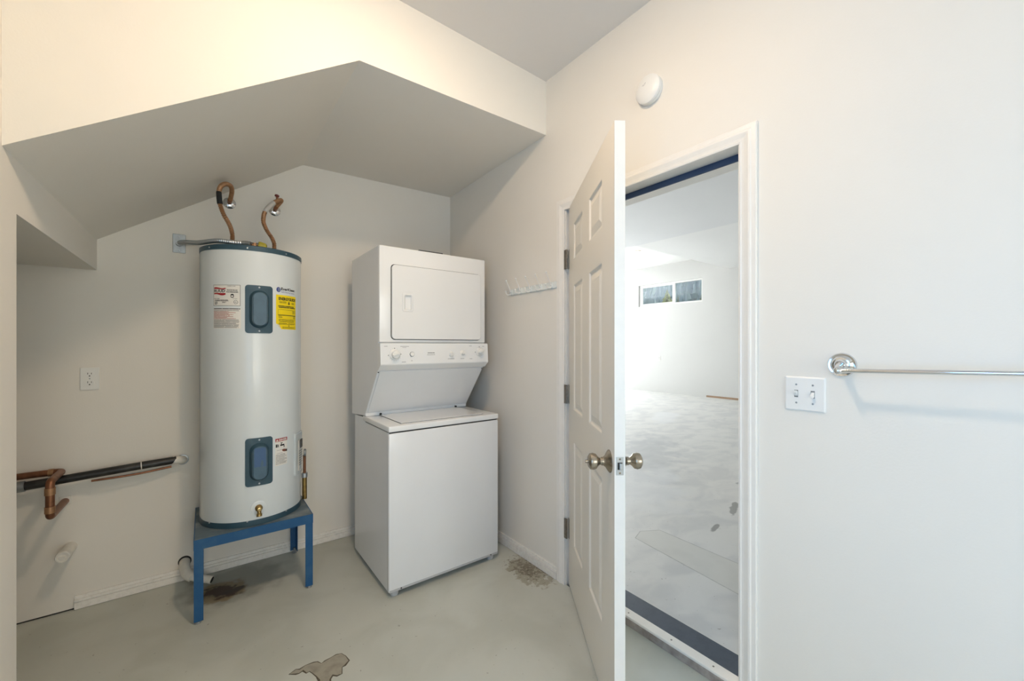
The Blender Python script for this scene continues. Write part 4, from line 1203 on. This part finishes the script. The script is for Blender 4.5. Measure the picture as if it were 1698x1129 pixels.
struct('ceiling_garage_soffit', B(6.28, GX, GY0, 4.62, 3.126, 3.490), 'garage_ceiling_paint', 'boxed white soffit running to the far garage wall', 'ceiling')
struct('trim_3', B(GX - 0.014, GX, GY0, 5.15, GF, GF + 0.045), 'garage_wood', 'thin bare wood strip at the foot of the far garage wall', 'trim')
window('window_1', 'high sliding window in the far garage wall with trees outside', 5.26, 7.13, 2.400, 3.000, lambda a, z, d: (GX + d, a, z), 0.08, xm=6.07)
# saw-cut outline of the concrete patch on the garage floor (narrow shallow grooves filled dark)
obj('slab_patch', prism(NB(), [(2.27, 1.66), (2.38, 1.70), (2.50, 1.63), (2.46, 0.55), (2.12, 0.55)], 'z', GF - 0.002, GF + 0.0004), 'slab_patch', gf)
def groove(p, q, w=0.005):
    p, q = Vector((*p, 0)), Vector((*q, 0))
    d = (q - p).normalized()
    s = Vector((-d.y, d.x, 0)) * w / 2
    return prism(NB(), [((p + s).x, (p + s).y), ((q + s).x, (q + s).y), ((q - s).x, (q - s).y), ((p - s).x, (p - s).y)], 'z', GF - 0.002, GF + 0.0006)
for p, q in (((2.27, 1.66), (2.12, 0.55)), ((2.50, 1.63), (2.46, 0.55)), ((2.27, 1.66), (2.38, 1.70)), ((2.38, 1.70), (2.50, 1.63))):
    obj('saw_cut', groove(p, q), 'groove_dark', gf)
# wall outlet and bulb in the garage
go_ = thing('garage_outlet', 'small white outlet plate low on the far garage wall', 'outlet', (GX, 6.46, 1.0))
obj('cover_plate', B(GX - 0.006, GX, 6.42, 6.50, 0.90, 1.02, bev=0.002), 'plastic_white', go_)
for z in (0.94, 0.98):
    obj('receptacle', B(GX - 0.009, GX - 0.006, 6.445, 6.475, z - 0.014, z + 0.014, bev=0.001), 'print_lightgrey', go_)
gc = Vector((7.98, 5.77, 3.490))
gb = thing('garage_bulb_lamp', 'bare glowing bulb in a white holder on the high garage ceiling', 'ceiling lamp', gc)
obj('lamp_base', LA([(0.075, 0), (0.075, 0.02), (0.05, 0.035), (0.03, 0.05), (0.025, 0.07)], gc, (0, 0, -1), n=24), 'plastic_white', gb, smooth=30)
obj('bulb', LA([(0.020, 0.07), (0.026, 0.085), (0.045, 0.12), (0.052, 0.145), (0.045, 0.17), (0.025, 0.188), (0, 0.194)], gc, (0, 0, -1), n=24), 'garage_bulb', gb, smooth=60)

# ---------------------------------------------------------------- outside the garage window
bm = NB()
N, M_ = 28, 20
hv = []
for i in range(N + 1):
    row = []
    for j in range(M_ + 1):
        x = GX + 13.5 + 85 * (i / N) ** 1.3
        y = -40 + 120 * j / M_
        t = max(0.0, (x - 24) / 70)
        z = -0.3 + 46 * t ** 0.9 + 1.6 * math.sin(x * 0.21 + y * 0.13) * min(1, t * 5) + 1.0 * math.sin(y * 0.37 + 1.3) * min(1, t * 5)
        row.append(bm.verts.new((x, y, z)))
    hv.append(row)
for i in range(N):
    for j in range(M_):
        bm.faces.new((hv[i][j], hv[i + 1][j], hv[i + 1][j + 1], hv[i][j + 1]))
hill = struct('hillside', bm, 'hill_green', 'hazy blue-green wooded hillside beyond the garage window', 'hillside', smooth=True)
struct('ground_outside', B(GX + 0.17, 24, -10, 30, -0.5, -0.06), 'gravel', 'gravel yard outside the added garage opening', 'ground')
def conifer(label, x, y, z0, h, r, m_, lean=0.0, seed=1):
    rnd = random.Random(seed)
    t = thing('conifer', label, 'tree', (x, y, z0), group='trees beyond the garage window')
    obj('trunk', T([Vector((x, y, z0)), Vector((x, y + lean * 0.5, z0 + h * 0.5)), Vector((x, y + lean, z0 + h))], [r * 0.07, r * 0.05, 0.01], n=8), 'bark', t, smooth=50)
    bm = NB()
    L = 64
    for i in range(L):
        f = i / L
        zc = z0 + h * (0.12 + 0.87 * f)
        rad = r * (1 - f) ** 0.85 * (0.7 + 0.5 * rnd.random())
        n = 7
        off = rnd.random() * 6
        for k in range(n):
            a_ = off + 2 * PI * k / n + rnd.uniform(-0.2, 0.2)
            rl = rad * rnd.uniform(0.65, 1.1)
            c = Vector((x, y + lean * (zc - z0) / h, zc))
            d = Vector((math.cos(a_), math.sin(a_), 0))
            s = Vector((-d.y, d.x, 0)) * rl * 0.28
            tip = c + d * rl - Vector((0, 0, rl * 0.35))
            mid = c + d * rl * 0.55 + Vector((0, 0, 0.02))
            low = c + d * rl * 0.5 - Vector((0, 0, rl * 0.4))
            v = [bm.verts.new(p_) for p_ in (c, mid + s, tip, mid - s, low)]
            bm.faces.new((v[0], v[1], v[2]))
            bm.faces.new((v[0], v[2], v[3]))
            bm.faces.new((v[0], v[4], v[1]))
            bm.faces.new((v[1], v[4], v[2]))
            bm.faces.new((v[2], v[4], v[3]))
            bm.faces.new((v[3], v[4], v[0]))
    obj('foliage', bm, m_, t)
    return t
conifer('light green conifer standing upright outside the left window pane', 16.5, 10.38, -0.06, 3.9, 1.5, 'foliage_light', 0.0, 3)
conifer('dark green conifer beside the light green one', 19.0, 13.5, -0.06, 4.05, 0.9, 'foliage_dark', 0.1, 4)
conifer('slender dark conifer with bare trunk at the pane edge', 20.5, 15.4, -0.06, 4.6, 0.6, 'foliage_dark', -0.2, 5)
conifer('leaning grey-green conifer outside the right window pane', 20.8, 11.75, -0.06, 4.35, 0.6, 'foliage', -0.75, 6)
conifer('low bushy green conifer between the window panes', 22.6, 13.4, -0.06, 4.4, 0.9, 'foliage', 0.1, 8)
bm = NB()
rnd = random.Random(21)
for k in range(1100):
    x = 26 + 30 * rnd.random() ** 1.4
    y = x * rnd.uniform(0.42, 0.90)
    t = max(0.0, (x - 24) / 70)
    z = -0.8 + 46 * t ** 0.9 + 1.6 * math.sin(x * 0.21 + y * 0.13) * min(1, t * 5) + 1.0 * math.sin(y * 0.37 + 1.3) * min(1, t * 5)
    h = rnd.uniform(0.8, 2.0)
    r = h * rnd.uniform(0.16, 0.26)
    for lv in range(3):
        z0 = z + h * (0.15 + 0.25 * lv)
        r0 = r * (1 - 0.28 * lv)
        ring = [bm.verts.new((x + r0 * math.cos(a_ * PI / 3.5 + lv) * rnd.uniform(0.7, 1.2), y + r0 * math.sin(a_ * PI / 3.5 + lv) * rnd.uniform(0.7, 1.2), z0)) for a_ in range(7)]
        tip = bm.verts.new((x, y, z0 + h * 0.42))
        for a_ in range(7):
            bm.faces.new((ring[a_], ring[(a_ + 1) % 7], tip))
fo = obj('hillside_forest', bm, 'foliage_haze', None)
tag(fo, 'hazy mass of small conifers covering the hillside beyond the window', 'forest')
fo['kind'] = 'stuff'

STUFF = ('fine_print', 'dial_marks', 'panel_print', 'speaker_holes', 'pictogram', 'logo_stripe')
for o in bpy.data.objects:
    if o.name.split('.')[0] in STUFF:
        o['kind'] = 'stuff'
